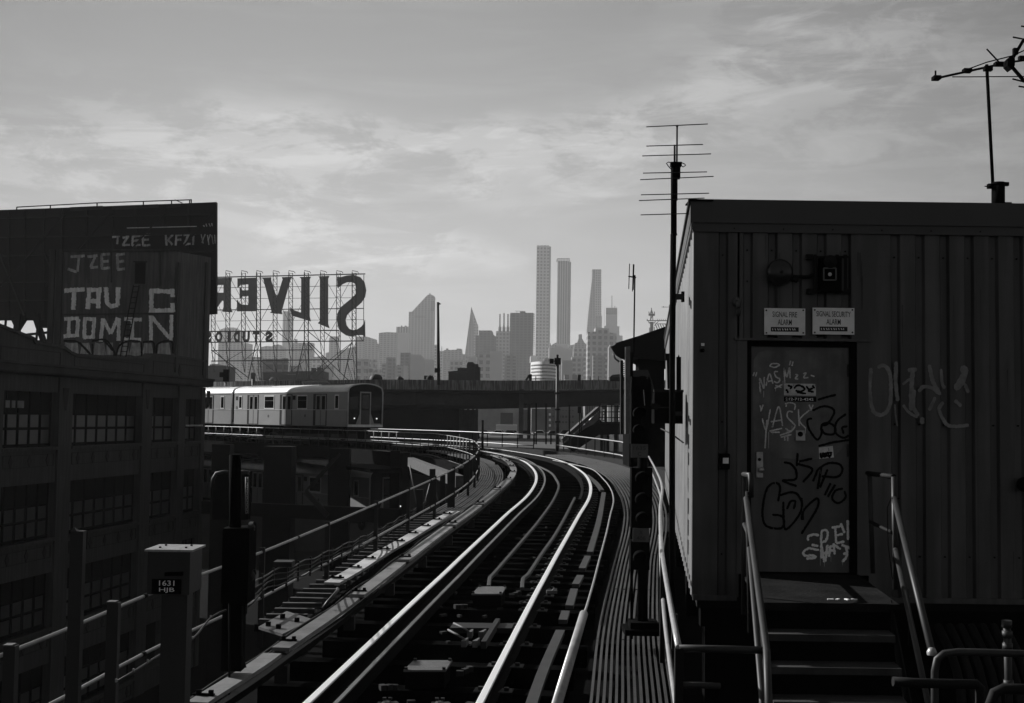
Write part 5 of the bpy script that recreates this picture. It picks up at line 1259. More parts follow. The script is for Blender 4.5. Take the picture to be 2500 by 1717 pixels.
tower('flat roofed pencil tower, tallest of the skyline', (1310.6, 1341, 599.5), 2930, 'e', side=.0, extra=((1339, 1341.5, 602, 930),))
r_ = tower('slender tower with an open frame crown right of the tallest tower', (1361.5, 1389, 637), 2850, 'b')
m = MB(); a = P(1360, 632, 2850); b = P(1391, 632, 2850)
m.bar(a, b, 2, 2)
for i in range(9): x = 1361 + i * 3.5; m.bar(P(x, 632, 2850), P(x, 638, 2850), 1.6)
m.bar(P(1389, 633, 2850), P(1392, 641, 2850), 1.6); m.bar(P(1360, 633, 2850), P(1359, 640, 2850), 1.6); m.box2(P(1389.5, 640, 2851), P(1391, 930, 2851) + Vector((0, 18, 0))); m.build('crown', FMs['d'], r_)
r_ = tower('tapering tower leaning to a narrow flat top', [(1432, 830), (1433, 808), (1437, 760), (1443, 704), (1446, 676), (1446, 658), (1468, 658), (1468, 930)][1:7] + [(1468, 820)], 3050, 'a')
m = MB(); m.prism([P(1452, 660, 3048), P(1468, 660, 3048), P(1468, 930, 3048), P(1452, 930, 3048)], (0, 1, 0)); m.build('pale_face', FMs['f'], r_)
m = MB(); m.box2(P(1455, 771, 3044), P(1468, 930, 3044) + Vector((0, 3, 0))); m.build('annex', FMs['a'], r_)
r_ = tower('stepped office tower with a thin mast on its roof', [(1475, 797), (1479, 795), (1479, 751.5), (1507, 751.5), (1507, 797), (1512, 797), (1512, 819), (1520, 820)], 3000, 'c')
m = MB(); m.tube([P(1494, 752, 3000), P(1494, 722, 3000)], .9, 5); m.tube([P(1501, 752, 3000), P(1501, 747, 3000)], .7, 5); m.build('mast', M_mid, r_)
m = MB(); m.box2(P(1479.3, 752.5, 2999), P(1506.7, 768, 2999) + Vector((0, .8, 0))); m.build('upper_band', FMs['d'], r_)
tower('slant topped tower with one sloping roof', [(998, 764), (998, 761.5), (1006, 761), (1044, 720), (1052, 719), (1060, 723), (1060, 850)][0:6], 2680, 'a', extra=())
slant = [o for o in bpy.data.objects if o.get('label', '').startswith('slant topped')][0]
m = MB(); m.box2(P(1052, 735, 2679), P(1060, 760, 2679) + Vector((0, .8, 0))); m.build('louvre', FMs['d'], slant)
m = MB()
for i in range(11): m.box2(P(1012 + i * 2.3, 772 + (i % 3) * .3, 2679), P(1013.6 + i * 2.3, 775, 2679) + Vector((0, .5, 0)))
m.build('roof_sign', FMs['d'], slant)
m = MB()
for x in (1049, 1051): m.bar(P(x, 721, 2690), P(x - 1, 716, 2690), 1.2)
m.build('antenna', M_mid, slant)
r_ = tower('needle like glass pyramid tower between the slant topped tower and the dark slab', [(1135, 866), (1150.7, 749), (1167, 795), (1168, 870)], 2600, 'a')
m = MB(); m.prism([P(1150.7, 749, 2598), P(1167, 795, 2598), P(1168, 890, 2598), P(1157, 890, 2598), P(1156, 790, 2598)], (0, 1, 0)); m.build('bright_face', FMs['f'], r_)
tower('dark slab tower with a chamfered top right of the glass pyramid', [(1161, 819), (1169, 819), (1169, 807), (1200, 807), (1204, 812), (1204, 817), (1211, 822), (1211, 860)][0:7], 1900, 'd')
r_ = tower('pale block with three tall chimneys on its roof', (1211, 1247, 809), 2100, 'f')
m = MB()
for x0, x1, y in ((1218.5, 1222.3, 767), (1228.3, 1232.3, 765), (1238, 1242, 767)):
    m.tube([P((x0 + x1) / 2, 812, 2102), P((x0 + x1) / 2, y, 2102)], (x1 - x0) / 2 / F_PX * 2102, 8); m.box2(P(x0 - 1.5, 798, 2104), P(x1 + 1.5, 811, 2104) + Vector((0, 6, 0)))
m.build('chimney', FMs['a'], r_)
r_ = tower('broad flat roofed block left of the tallest tower', (1246, 1302.5, 764), 1850, 'd')
m = MB()
for i in range(24): m.box2(P(1244.5, 768 + i * 4, 1852), P(1246.2, 769.3 + i * 4, 1852) + Vector((0, 10, 0))); m.box2(P(1302.3, 766 + i * 5, 1852), P(1305.5, 767.5 + i * 5, 1852) + Vector((0, 10, 0)))
m.build('balcony', FMs['a'], r_)
m = MB(); m.bar(P(1258, 759.5, 1855), P(1282, 761, 1855), .6)
for x in (1262, 1270, 1277, 1281): m.bar(P(x, 765, 1855), P(x, 759.5, 1855), .6)
m.box2(P(1270, 761, 1855), P(1283, 764, 1855) + Vector((0, 6, 0))); m.build('roof_works', M_mid, r_)
tower('boxy tower standing in front of the tapering tower', [(1435, 811), (1454, 810), (1454, 800), (1487, 802), (1487, 812), (1505, 815)], 1700, 'e')
tower('bell shaped rooftop between the two pencil towers and the tapering tower', [(1402, 845), (1404, 838), (1410, 836), (1413, 826), (1413, 816.5), (1421, 816.5), (1421, 826), (1427, 837), (1433, 842)], 2500, 'a')
tower('low jagged block between the two tall pencil towers', [(1341, 836), (1344, 838), (1346, 845), (1349, 841), (1356, 837), (1361, 838)], 2600, 'f')
tower('low pale block just right of the framed pencil tower', [(1389, 841), (1393, 843), (1402, 841), (1402, 850)], 2550, 'f')
tower('ribbed block with pointed corners under the tallest tower', [(1341, 848), (1350, 852), (1356, 846), (1370, 846), (1380, 852), (1404, 850), (1404, 858)], 2200, 'b')
tower('plain wide block behind the boxy tower base', (1400, 1436, 851), 2150, 'e')
tower('stepped tower left of the slant topped tower', (968, 998, 798), 2550, 'b', extra=((979, 982, 795, 799), (988, 993, 795.5, 799)))
tower('grey slab second left of the slant topped tower', [(925, 813), (945, 811), (968, 812)], 2450, 'a')
tower('narrow wing at the right foot of the slant topped tower', (1060, 1067.5, 842), 2500, 'f')
tower('flat block with roof sheds right of the thin lamp mast', [(1082, 858), (1084, 855), (1115, 854), (1115, 851), (1127, 852), (1127, 858), (1129, 865), (1141, 866)], 2300, 'a', extra=((1089, 1094, 851, 855),))
tower('small block left of the shed roofed block', (1067, 1083, 857), 2500, 'f', extra=((1078, 1079, 846, 858),))
tower('lower left block with a domed front under the slant topped tower', (978, 1002, 861.5), 1500, 'd')
tower('pillared block with a pale window patch under the slant topped tower', [(1002, 868), (1004, 866), (1028, 866), (1030, 872), (1037, 876)], 1480, 'b')
tower('low banded block left of the thin lamp mast', (1037, 1060, 878), 1400, 'c')
tower('short square block before the grey slab', [(933, 889), (943, 888), (943, 873), (964, 873), (964, 890)], 1450, 'd')
tower('low dome roofed block before the stepped tower', [(964, 893), (972, 891), (984, 895), (988, 902)], 1400, 'a')
tower('wide pale block left of the grey slab', [(892, 824), (899, 823), (907, 826), (918, 829), (919, 839), (925, 840)], 2350, 'a')
tower('broad hazy block standing behind the letter sign end', (868, 895, 822), 2450, 'a')
tower('hazy block below the big letter at the sign end', [(826, 858), (838, 855), (850, 850), (870, 846)], 2300, 'a')
tower('hazy tower with a stepped foot seen through the lattice', [(795, 862), (803, 860), (804, 826), (807, 821), (824, 822), (826, 855), (828, 868)], 2500, 'a')
tower('wide hazy block low between two lattice columns', [(762, 873), (780, 870), (797, 872)], 2200, 'e')
tower('hazy flat block right of the tall striped tower', (712, 762, 837), 2350, 'a', extra=((719, 724, 828, 838),))
tower('tall striped tower rising behind the letter sign', [(691, 760), (703, 760), (703, 757), (714, 757)], 2700, 'b')
tower('hazy low block left of the tall striped tower', [(637, 848), (650, 845), (664, 846), (667, 843), (680, 841), (691, 846)], 2300, 'a')
tower('hazy broad slab beside the factory corner', (533, 605, 838), 2250, 'a')
tower('dome topped hazy block beside the factory corner', [(535, 812), (538, 805), (550, 800), (572, 800), (582, 806), (585, 812)], 2600, 'f')
tower('low hazy block at the foot of the letter sign', (605, 640, 872), 1700, 'a')
tower('dark low block with a narrow side tower under the letter sign', (641, 688, 877), 700, 'd', extra=((688, 701, 875, 935),), grp='nearer blocks across the tracks')
tower('low grey block by the factory corner under the sign', [(512, 890), (530, 889), (552, 893)], 640, 'd', grp='nearer blocks across the tracks')
tower('small pale block with window rows before the wide pale block', (915, 934, 903), 1300, 'f')
tower('hazy low block under the broad hazy block', (870, 917, 878), 1600, 'e')
tower('pale low block between the glass pyramid and the dark lamp', (1137, 1165, 872), 1700, 'f')
tower('pale ribbed block right of the dark slab', (1205, 1215, 850), 2000, 'b')
tower('pale low block with vertical windows right of the sign foot', (872, 900, 876), 1350, 'e')
tower('small bright roofed block between the sign foot and the stepped dark block', (901, 909, 897), 1250, 'c')
tower('short plain block at the foot of the wide pale block', (903, 912, 902), 1300, 'd')
tower('blocky low tower left under the short square block', (933, 944, 888), 1420, 'a')
tower('narrow pale striped block right of the stepped low block', (985, 996, 893), 1350, 'c')
tower('low grey block right of the pillared block', (1028, 1038, 877), 1500, 'a')
tower('faint low tower beneath the shed roofed block', (1100, 1128, 880), 1500, 'f')
tower('low stepped block at the foot of the glass pyramid', [(1141, 886), (1146, 872), (1160, 872), (1162, 868)], 1650, 'b')
tower('dim low block at the foot of the dark chamfered slab', (1168, 1196, 866), 1450, 'e')
tower('hazy low block before the pale block with chimneys', (1196, 1226, 858), 1600, 'b')
tower('faint block at the foot of the broad flat roofed block', (1232, 1262, 868), 1500, 'a')
tower('hazy low block beside the striped office right of the camera mast', (1372, 1398, 880), 1300, 'b')
tower('hazy low block behind the upright grey panel', (1396, 1424, 872), 1500, 'f')
tower('pale low roof line under the bell shaped rooftop', (1378, 1412, 915), 900, 'f')
tower('grey low block before the boxy tower', (1448, 1478, 868), 1350, 'a')
tower('hazy stepped block right of the boxy tower', [(1486, 850), (1490, 842), (1504, 842), (1508, 850), (1516, 856)], 1500, 'b')
tower('low dark block beneath the hazy flat block of the sign', (706, 730, 893), 1100, 'd')
tower('low pale block under the right end of the letter sign', (780, 812, 892), 1250, 'e')
tower('hazy block with roof tank behind the sign column', (730, 752, 868), 1600, 'b', extra=((738, 743, 863, 869),))
# curved white block with strip windows
cw = thing('striped_office', 'curved white office block with dark strip windows above the road viaduct', 'building', P(1328, 1000, 820))
M_cw = mat('white_spandrel', 0.8, 0.8, 0, 0.1, .2)
def arc(x0, x1, Y, bulge, n=14):
    out = []
    for i in range(n + 1):
        t = i / n; out.append((x0 + (x1 - x0) * t, Y - bulge * math.sin(math.pi * t)))
    return out
A_ = [(P(x, 900, Y).x, Y) for x, Y in arc(1297, 1358, 830, 14)]
def curved(mb, ring, z0, z1, dep=25):
    n = len(ring); pts = [(x, y) for x, y in ring] + [(ring[-1][0], ring[-1][1] + dep), (ring[0][0], ring[0][1] + dep)]; k = len(pts)
    mb.add([(x, y, z0) for x, y in pts] + [(x, y, z1) for x, y in pts], [tuple(range(k))[::-1], tuple(range(k, 2 * k))] + [(i, (i + 1) % k, (i + 1) % k + k, i + k) for i in range(k)])
m = MB(); curved(m, A_, GZ, P(1328, 884, 825).z); m.build('shell', M_cw, cw)
A2 = [(x, y - .3) for x, y in A_]; m = MB()
for i in range(8): zt3 = P(1328, 891 + i * 8.2, 825).z; zb3 = P(1328, 894.5 + i * 8.2, 825).z; curved(m, A2, zb3, zt3, 2)
m.build('strip_window', FMs['d'], cw)
m = MB(); pbox(m, 1295, 869, 1312, 884, 835, 20); m.build('penthouse', M_cw, cw)
m = MB(); pbox(m, 1329, 875, 1347, 889, 832, 16); m.build('roof_room', FMs['a'], cw)

# ================================================================== concrete road viaduct crossing behind the bend
vd = thing('road_viaduct', 'dark concrete road viaduct crossing behind the bend of the track', 'bridge', (0, 120, GZ))
VP_ = [(420, 142), (620, 132), (930, 124), (1150, 127), (1320, 134), (1480, 142), (1640, 150)]
def vline(ys):
    return catmull([P(x, y, Y) for (x, Y), y in zip(VP_, ys)], 3)
tp = vline([935, 931, 927, 929, 929, 928, 929])
M_par = mat('streaked_parapet', 0.22, 0.9, 0, 0.5, 0.35, 0.3, 2, streak=0.6)
def ribbon_wall(mb, ln, d0, d1, t0, t1):
    mb.sweep(ln, [(t0, -d0), (t1, -d0), (t1, -d1), (t0, -d1)])
m = MB(); m.sweep(tp, [(-0.3, 0), (0.1, 0), (0.1, -1.0), (-.3, -1.0)]); m.build('parapet', M_par, vd)
m = MB(); m.sweep([p + Vector((0, 9, 0)) for p in tp], [(-0.3, 0), (0.1, 0), (0.1, -1.0), (-.3, -1.0)]); m.build('parapet', M_par, vd)
m = MB(); m.sweep([p + Vector((0, 4.5, 0)) for p in tp], [(-4.6, -1.0), (4.75, -1.0), (4.75, -1.3), (-4.6, -1.3)]); m.build('deck', M_dark, vd)
m = MB(); m.sweep([p + Vector((0, .6, 0)) for p in tp], [(-.3, -1.3), (0, -1.3), (0, -2.35), (0.12, -2.35), (.12, -2.5), (-.3, -2.5)]); m.sweep([p + Vector((0, 3.2, 0)) for p in tp], [(-.3, -1.3), (0, -1.3), (0, -2.9), (-.3, -2.9)]); m.sweep([p + Vector((0, 8, 0)) for p in tp], [(-.3, -1.3), (0, -1.3), (0, -2.9), (-.3, -2.9)]); m.build('girder', mat('viaduct_girder', .06, .8, 0, .3, 1), vd)
M_col = mat('viaduct_column', 0.10, 0.9, 0, .3, 1)
for x, w in ((1273, 11), (1292, 8), (1476, 12), (1506, 10)):
    Y = 131 if x < 1400 else 141; m = MB(); a = P(x, 985 if x != 1273 else 950, Y); m.box2((a.x - w / 2 / F_PX * Y, Y - .2, a.z), (a.x + w / 2 / F_PX * Y, Y + .9, GZ))
    if x == 1292: m.prism([P(1288, 985, Y), P(1299, 985, Y), P(1297, 990, Y), P(1296, 996, Y)], (0, .8, 0)); m.prism([P(1275, 985, Y), P(1288, 985, Y), P(1288, 998, Y), P(1286, 990, Y)], (0, .8, 0))
    m.build('column', M_col if x != 1292 else M_dark, vd)
# wall closing the space under the left of the viaduct
m = MB(); a = P(905, 990, 133); b = P(1124, 990, 135); m.box2((a.x - 55, 133, a.z), (b.x, 133.6, GZ)); w_ = m.build('panel', mat('wall_under_viaduct', .05, .9, 0, .3, .4, spec=.1), None)
uw = tag(w_, 'plain dark wall filling the space under the left part of the road viaduct', 'wall')
w_.name = 'under_wall'
m = MB()
for x in (1124, 1131, 1143, 1155, 1164): m.bar(P(x, 985, 132), P(x, 1060, 132), .28, .2)
pbox(m, 1124, 1000, 1166, 1095, 136, .5); tag(m.build('fence_panel', mat('pale_hoarding', .05, .9)), 'ribbed hoarding with dark uprights between the wall and the first viaduct column', 'hoarding')
# parapet top objects: lamp mast and bits
lm = thing('lamp_mast', 'tall thin lamp mast with a small box standing on the road viaduct', 'lamp', P(1069, 945, 125))
m = MB(); m.tube([P(1069, 738, 125), P(1071, 940, 125)], .13, 8, .17); m.build('pole', M_mid, lm)
m = MB(); m.box2(P(1061, 899, 124.8), P(1074, 910, 124.8) + Vector((0, .5, 0))); m.build('box', M_dark, lm)
m = MB(); m.bar(P(1069, 739, 125), P(1076, 743, 125), .1); m.bar(P(1071, 745, 125), P(1073, 740, 125), .12); m.build('lamp_head', M_dark, lm)
cm = thing('camera_mast', 'grey mast with two boxes at its top standing beside the bend of the track', 'mast', P(1364, 1105, 66))
m = MB(); m.tube([P(1361, 886, 66), P(1361, 1105, 66)], .085, 10, .11); m.build('pole', mat('grey_mast', .10, .6, .2, .3, 3), cm)
m = MB(); m.box2(P(1354, 874, 65.8), P(1369, 890, 65.8) + Vector((0, .35, 0))); m.tube([P(1361, 866, 66), P(1361, 876, 66)], .06, 8); m.box2(P(1342, 876, 65.8), P(1352, 888, 65.8) + Vector((0, .3, 0))); m.bar(P(1352, 882, 66), P(1355, 882, 66), .06); m.build('box', M_dark, cm)
m = MB()
for y in (960, 1000, 1030): m.box(P(1361, y, 66), (.3, .3, .08))
m.build('band', M_mid, cm)
# dark roof house in front of the skyline, on the viaduct line
rh = thing('roof_house', 'small dark flat roofed house with a stepped chimney above the viaduct parapet', 'building', P(1130, 1000, 210))
m = MB(); pbox(m, 1095, 909, 1141, 990, 210, 8); pbox(m, 1117, 898, 1140, 909.5, 212, 5); m.build('wall', mat('roof_house_wall', .035, .9), rh)
m = MB(); pbox(m, 1140, 887, 1157, 990, 209, 6); pbox(m, 1157, 896, 1170, 990, 210, 5); pbox(m, 1142, 884, 1155, 888, 209.5, 4); pbox(m, 1160, 889, 1167, 897, 210.5, 3); m.build('chimney', mat('roof_house_stack', .022, .9), rh)
m = MB(); m.bar(P(1094, 909, 209.8), P(1141, 905, 209.8), .3, .25); m.build('roof_edge', M_mid, rh)
m = MB(); pbox(m, 1099, 917, 1136, 928, 209.9, .2); m.build('window', M_mid, rh)
def rtag(m, name, matl, label, cat, grp=None): return tag(m.build(name, matl), label, cat, grp)
m = MB(); m.bar(P(1284, 929, 128), P(1292, 917, 128), .35, .2); m.box(P(1295, 922, 128), (.3, .3, .7)); rtag(m, 'road_sign', M_dark, 'small dark propped panel on the parapet left of the striped office', 'panel')
m = MB(); pbox(m, 1411, 915, 1418, 930, 130, .15); m.prism([P(1411, 915, 130), P(1419, 915, 130), P(1417, 929, 130), P(1410, 929, 130)], (0, .16, 0)); rtag(m, 'road_sign', M_mid, 'small upright grey panel on the parapet right of the camera mast', 'panel')
for x, lb in ((1441, 'tiny post on the parapet right of the upright grey panel'), (1461, 'tiny post on the parapet midway between the grey panel and the dark car roof'), (1308, 'tiny post on the parapet before the striped office'), (1526, 'tiny post on the parapet beside the dark car roof')):
    m = MB(); m.tube([P(x, 919, 130), P(x, 930, 130)], .05, 5); rtag(m, 'parapet_post', M_mid, lb, 'post', 'tiny posts on the viaduct parapet')
m = MB(); m.lathe(P(976, 927, 126), (0, 0, 1), [(.32, 0), (.3, .18), (.2, .3), (0, .34)], 10); m.lathe(P(983, 927, 126), (0, 0, 1), [(.12, 0), (.1, .12), (0, .15)], 8); rtag(m, 'bundle', M_mid, 'small rounded dark lump on the parapet left of the lamp mast', 'object')
m = MB(); m.lathe(P(1050, 928, 126), (0, 0, 1), [(.4, 0), (.4, .25), (.25, .42), (0, .5)], 10); m.box(P(1046, 922, 127), (.9, .3, .4)); rtag(m, 'bundle', M_dark, 'dark lump on the parapet right beside the lamp mast foot', 'object')
m = MB(); m.lathe(P(918, 928, 126), (0, 0, 1), [(.7, 0), (.65, .3), (.4, .55), (0, .6)], 10); rtag(m, 'tank', M_mid, 'low domed tank top on the parapet above the train front', 'tank')
car_ = thing('parked_car', 'dark car roof showing above the parapet near the shelter', 'car', P(1506, 945, 134))
m = MB(); m.prism([P(1489, 930, 134), P(1489, 921, 134), P(1496, 915, 134), P(1512, 914, 134), P(1523, 919, 134), P(1527, 930, 134)], (0, 1.7, 0)); m.build('body', M_dark, car_)
m = MB(); m.prism([P(1492, 921, 133.9), P(1497, 916, 133.9), P(1511, 915.5, 133.9), P(1519, 919, 133.9), P(1519, 921, 133.9)], (0, .05, 0)); m.build('window', M_duct, car_)
# posts on the parapet behind the train: a signal and a plated sign
tsn = thing('track_signal', 'small dark signal on a post above the second train car', 'signal', P(551, 960, 96))
m = MB(); m.tube([P(551, 925, 96), P(551, 985, 96)], .08, 6); m.build('post', M_plate, tsn)
m = MB(); pbox(m, 545, 902, 556, 932, 95.8, .5); pbox(m, 536, 909, 546, 921, 95.9, .4); m.build('head', M_black, tsn)
tsn = thing('track_sign', 'narrow grey sign on a post above the train behind its roof', 'sign', P(617, 960, 94))
m = MB(); m.tube([P(617, 925, 94), P(617, 985, 94)], .08, 6); m.build('post', M_plate, tsn)
m = MB(); m.prism([P(612, 913, 94), P(614, 910, 94), P(620, 910, 94), P(623, 913, 94), P(623, 936, 94), P(612, 937, 94)], (0, .1, 0)); m.build('panel', M_plate, tsn)

# ================================================================== trains
M_steel = mat('brushed_stainless', 0.36, 0.5, 0.15, 0.10, 0.8, 0.03, 4)
M_roof = mat('pale_train_roof', 0.85, 0.5, 0.1, 0.12, 0.8)
M_front = mat('black_cab_front', 0.02, 0.5, 0, 0.3, 2, spec=.2)
M_doorw = mat('train_door_window', 0.008, 0.4, spec=0.0)
def lamp_mat():
    m = mat('lit_headlight', .9, .2)
    b = m.node_tree.nodes['Principled BSDF']; b.inputs['Emission Color'].default_value = (1, 1, 1, 1); b.inputs['Emission Strength'].default_value = 0.5; return m
def subway_car(front, hd, label, number=True, grp='cars of the elevated trains'):
    """front: middle of the cab face at rail height; hd: unit vector from front to rear"""
    h = Vector(hd).normalized(); rt = Vector((h.y, -h.x, 0))                 # rt points to the side away from the camera
    W, L = 1.335, 15.3; zb, ze, ztp = 0.88, 3.12, 3.64
    def C(s, l, z): return front + h * s + rt * l + Vector((0, 0, z))
    root = thing('subway_car', label, 'train car', front + h * L / 2, grp)
    n = 12
    prof = [(-W, zb), (-W, ze)] + [(-W * math.cos(math.pi * k / n) , ze + 0.02 + (ztp - ze) * math.sin(math.pi * k / n) ** 0.75) for k in range(1, n)] + [(W, ze), (W, zb)]
    # body shell below the eaves
    m = MB(); m.add([C(0, -W, zb), C(L, -W, zb), C(L, W, zb), C(0, W, zb), C(0, -W, ze), C(L, -W, ze), C(L, W, ze), C(0, W, ze)], [(0, 3, 2, 1), (0, 1, 5, 4), (2, 3, 7, 6), (1, 2, 6, 5), (0, 4, 7, 3)])
    body = m.build('body', M_steel, root)
    m = MB(); rp_ = prof[1:-1]; k = len(rp_)
    vs = [C(-.02, l, z) for l, z in rp_] + [C(L + .02, l, z) for l, z in rp_]; m.add(vs, [(i, i + 1, i + 1 + k, i + k) for i in range(k - 1)], True); m.add(vs[k:], [tuple(range(k))]); m.add(vs[:k], [tuple(range(k))[::-1]])
    rf_ = m.build('roof', M_roof, root)
    m = MB()
    for s0, s1 in ((1.2, 4.4), (10.8, 14.2)):
        for l in (-.78, .78): m.bar(C(s0, l, ze + .44), C(s1, l, ze + .44), .05, .07)
        m.bar(C(s0, 0, ztp + .02), C(s1, 0, ztp + .02), 1.1, .09)
    m.build('vent', M_plate, rf_)
    m = MB()
    for l in (-1, 1): m.bar(C(0, l * (W + .012), ze + .01), C(L, l * (W + .012), ze + .01), .03, .05)
    for l in (-1, 1): m.bar(C(0, l * (W + .01), 1.95), C(L, l * (W + .01), 1.95), .02, .025)
    m.build('belt_rail', M_roof, body)
    def side(mb, s0, s1, z0, z1, o, th=.02, sides=(-1, 1)):
        for l in sides:
            a = C(s0, l * (W + o), z0); b = C(s1, l * (W + o), z0); mb.prism([a, b, b + Vector((0, 0, z1 - z0)), a + Vector((0, 0, z1 - z0))], rt * (-l * th))
    for s0 in (2.55, 7.0, 11.7):
        m = MB(); side(m, s0 - .08, s0 + 1.62, zb + .02, 3.0, .004, .03); dp = m.build('door_pocket', M_front, root)
        for k in (0, 1):
            d = MB(); a = s0 + k * .66; side(d, a + .03, a + .62, zb + .06, 1.98, .022); side(d, a + .03, a + .11, 1.98, 2.92, .022); side(d, a + .53, a + .62, 1.98, 2.92, .022); side(d, a + .03, a + .62, 2.86, 2.95, .022); dd_ = d.build('door', M_steel, root)
            g_ = MB(); side(g_, a + .11, a + .53, 1.98, 2.86, .012, .01); g_.build('pane', M_doorw, dd_)
    for s0, wd in ((4.95, 1.3), (9.4, 1.4), (1.0, .5), (14.1, .5)):
        m = MB()
        for (u0, u1, v0, v1) in ((s0, s0 + wd, 2.86, 2.94), (s0, s0 + wd, 1.98, 2.06), (s0, s0 + .06, 2.06, 2.86), (s0 + wd - .06, s0 + wd, 2.06, 2.86)): side(m, u0, u1, v0, v1, .02, .02)
        fr_ = m.build('window', M_roof, root)
        g_ = MB(); side(g_, s0 + .06, s0 + wd - .06, 2.06, 2.86, .006, .006); g_.build('pane', M_doorw, fr_)
        if wd > 1: g_ = MB(); side(g_, s0 + .06, s0 + wd - .06, 2.55, 2.59, .016, .01); g_.build('sash', M_plate, fr_)
    m = MB()
    for s0 in (14.72, 6.5): side(m, s0, s0 + .36, 2.62, 2.9, .008, .008)
    m.build('route_box', M_dark, root)
    m = MB()
    for s0, z in ((14.9, 1.5 + .55), (10.2, 1.5), (5.2, 1.55)): 
        for l in (-1,): m.disc(C(s0, l * (W + .004), z), rt * l, .16 if s0 > 12 else .1, .006, 14)
    m.build('emblem', M_plate, root)
    # cab face
    m = MB(); vs = [C(-.05, l, z) for l, z in prof] + [C(.02, l, z) for l, z in prof]; k = len(prof); m.add(vs, [tuple(range(k))[::-1], tuple(range(k, 2 * k))] + [(i, (i + 1) % k, (i + 1) % k + k, i + k) for i in range(k)])
    cab = m.build('cab_front', M_front, root)
    m = MB(); m.tube([C(-.06, l * .985, z - .01) for l, z in prof], .05, 6); m.bar(C(-.07, -W, zb + .07), C(-.07, W, zb + .07), .08, .16)
    m.build('cab_trim', mat('cab_rim', .7, .4, .1), cab)
    def fr(mb, l0, l1, z0, z1, o, th=.03): mb.prism([C(-.05 - o, l0, z0), C(-.05 - o, l1, z0), C(-.05 - o, l1, z1), C(-.05 - o, l0, z1)], h * th)
    m = MB()
    for a in ((-.42, -.34, .95, 3.12), (.34, .42, .95, 3.12), (-.42, .42, 3.05, 3.14)): fr(m, *a, .02)
    ed_ = MB(); fr(ed_, -.34, .34, .95, 1.95, .01); ed_.build('end_panel', mat('end_panel', .05, .4), cab); ed = m.build('end_door', mat('end_door_steel', .4, .4, .1), cab); m = MB(); fr(m, -.26, .26, 2.05, 2.95, .015); m.build('pane', M_glass, ed)
    m = MB(); fr(m, -1.15, -.55, 2.0, 2.8, .008); fr(m, .5, 1.15, 2.0, 2.8, .008); m.build('windscreen', mat('cab_windscreen', .03, .2, spec=.3), cab)
    m = MB(); m.prism([C(-.075, -.75, .95), C(-.075, -.42, .95), C(-.075, -.42, 1.75)], h * .02); m.prism([C(-.075, .75, .95), C(-.075, .42, .95), C(-.075, .42, 1.75)], h * .02); fr(m, .5, 1.2, .95, 1.1, .015); m.build('anticlimber', mat('cab_apron', .28, .4, .1), cab)
    for l in (-.85, .85):
        m = MB(); m.disc(C(-.1, l, 1.42), -h, .05, .03, 12); ho = m.build('headlight', lamp_mat(), root)
    # underframe
    m = MB()
    for s0, s1, z0 in ((4.8, 6.3, .35), (6.6, 8.6, .4), (9.2, 10.4, .35)): a = C(s0, -1.0, z0); m.prism([a, C(s1, -1.0, z0), C(s1, -1.0, zb), C(s0, -1.0, zb)], rt * 2.0)
    m.prism([C(.2, -1.2, zb - .12), C(L - .2, -1.2, zb - .12), C(L - .2, -1.2, zb + .01), C(.2, -1.2, zb + .01)], rt * 2.4); m.build('underframe', M_black, root)
    for sc_ in (2.4, L - 2.4):
        m = MB()
        for l in (-.95, .95): m.bar(C(sc_ - 1.3, l, .5), C(sc_ + 1.3, l, .5), .12, .22)
        m.bar(C(sc_, -1, .55), C(sc_, 1, .55), .4, .3); bo = m.build('bogie', M_black, root)
        for ds_ in (-.95, .95):
            w = MB()
            for l in (-.7175, .7175): w.disc(C(sc_ + ds_, l - .06, .40), rt, .40, .12, 20)
            w.build('wheel', M_dark, bo)
    return root
ZC = zt(82)
c1 = subway_car(CAR0 + Vector((0, 0, ZC)), H40, 'front subway car with dark cab face and lit flank on the upper line')
H45 = Vector((-.70, .714, 0)).normalized(); st2 = CAR0 + H40 * 15.85
c2_ = subway_car(st2 + Vector((0, 0, ZC)), H45, 'second car of the upper train, half hidden by the factory corner')
# pale roof pod on the front car
LZ = -4.15
lf0 = Vector((-7.1, 71.6, LZ))
H43 = Vector((-.668, .744, 0))
subway_car(lf0, H43, 'shadowed subway car on the lower line directly below the upper train')
subway_car(lf0 + H43 * 15.8, H43, 'lower line subway car whose roof end shows beside the factory corner')
hbk = thing('roof_bracket', 'thin pale bracket showing above the train roof before the viaduct', 'bracket', P(775, 940, 100))
m = MB(); m.bar(P(737, 933, 100), P(796, 931, 100), .12, .1); m.bar(P(796, 931, 100), P(812, 942, 100), .14, .12); m.bar(P(737, 933, 100), P(741, 939, 100), .08); m.bar(P(745, 936, 100), P(800, 935, 100), .07); m.build('arm', M_board2, hbk)
# elevated frame carrying the two levels
ef = thing('elevated_frame', 'dark steel frame of girders and columns carrying the upper line over the lower one', 'structure frame', (-6, 60, GZ))
ol = offset([p for p in center if 46 < p.y < 100], -2.9)
m = MB(); m.sweep(ol, [(-.15, -.35), (.15, -.35), (.15, -1.25), (-.15, -1.25)]); m.build('girder', M_black, ef)
m = MB(); m.sweep([p for p in ol if p.y > 62], [(-2.2, -1.1), (.1, -1.1), (.1, -1.28), (-2.2, -1.28)]); m.build('lower_slab', M_black, ef)
m = MB(); orr = offset([p for p in center if 46 < p.y < 100], 2.2); m.sweep(orr, [(-.15, -.35), (.15, -.35), (.15, -1.4), (-.15, -1.4)]); m.build('girder', M_dark, ef)
def col(px, py0, Y, w, z1=GZ, matl=M_dark):
    m = MB(); a = P(px, py0, Y); m.bar((a.x, a.y, a.z), (a.x, a.y, z1), w, w); return m.build('column', matl, ef)
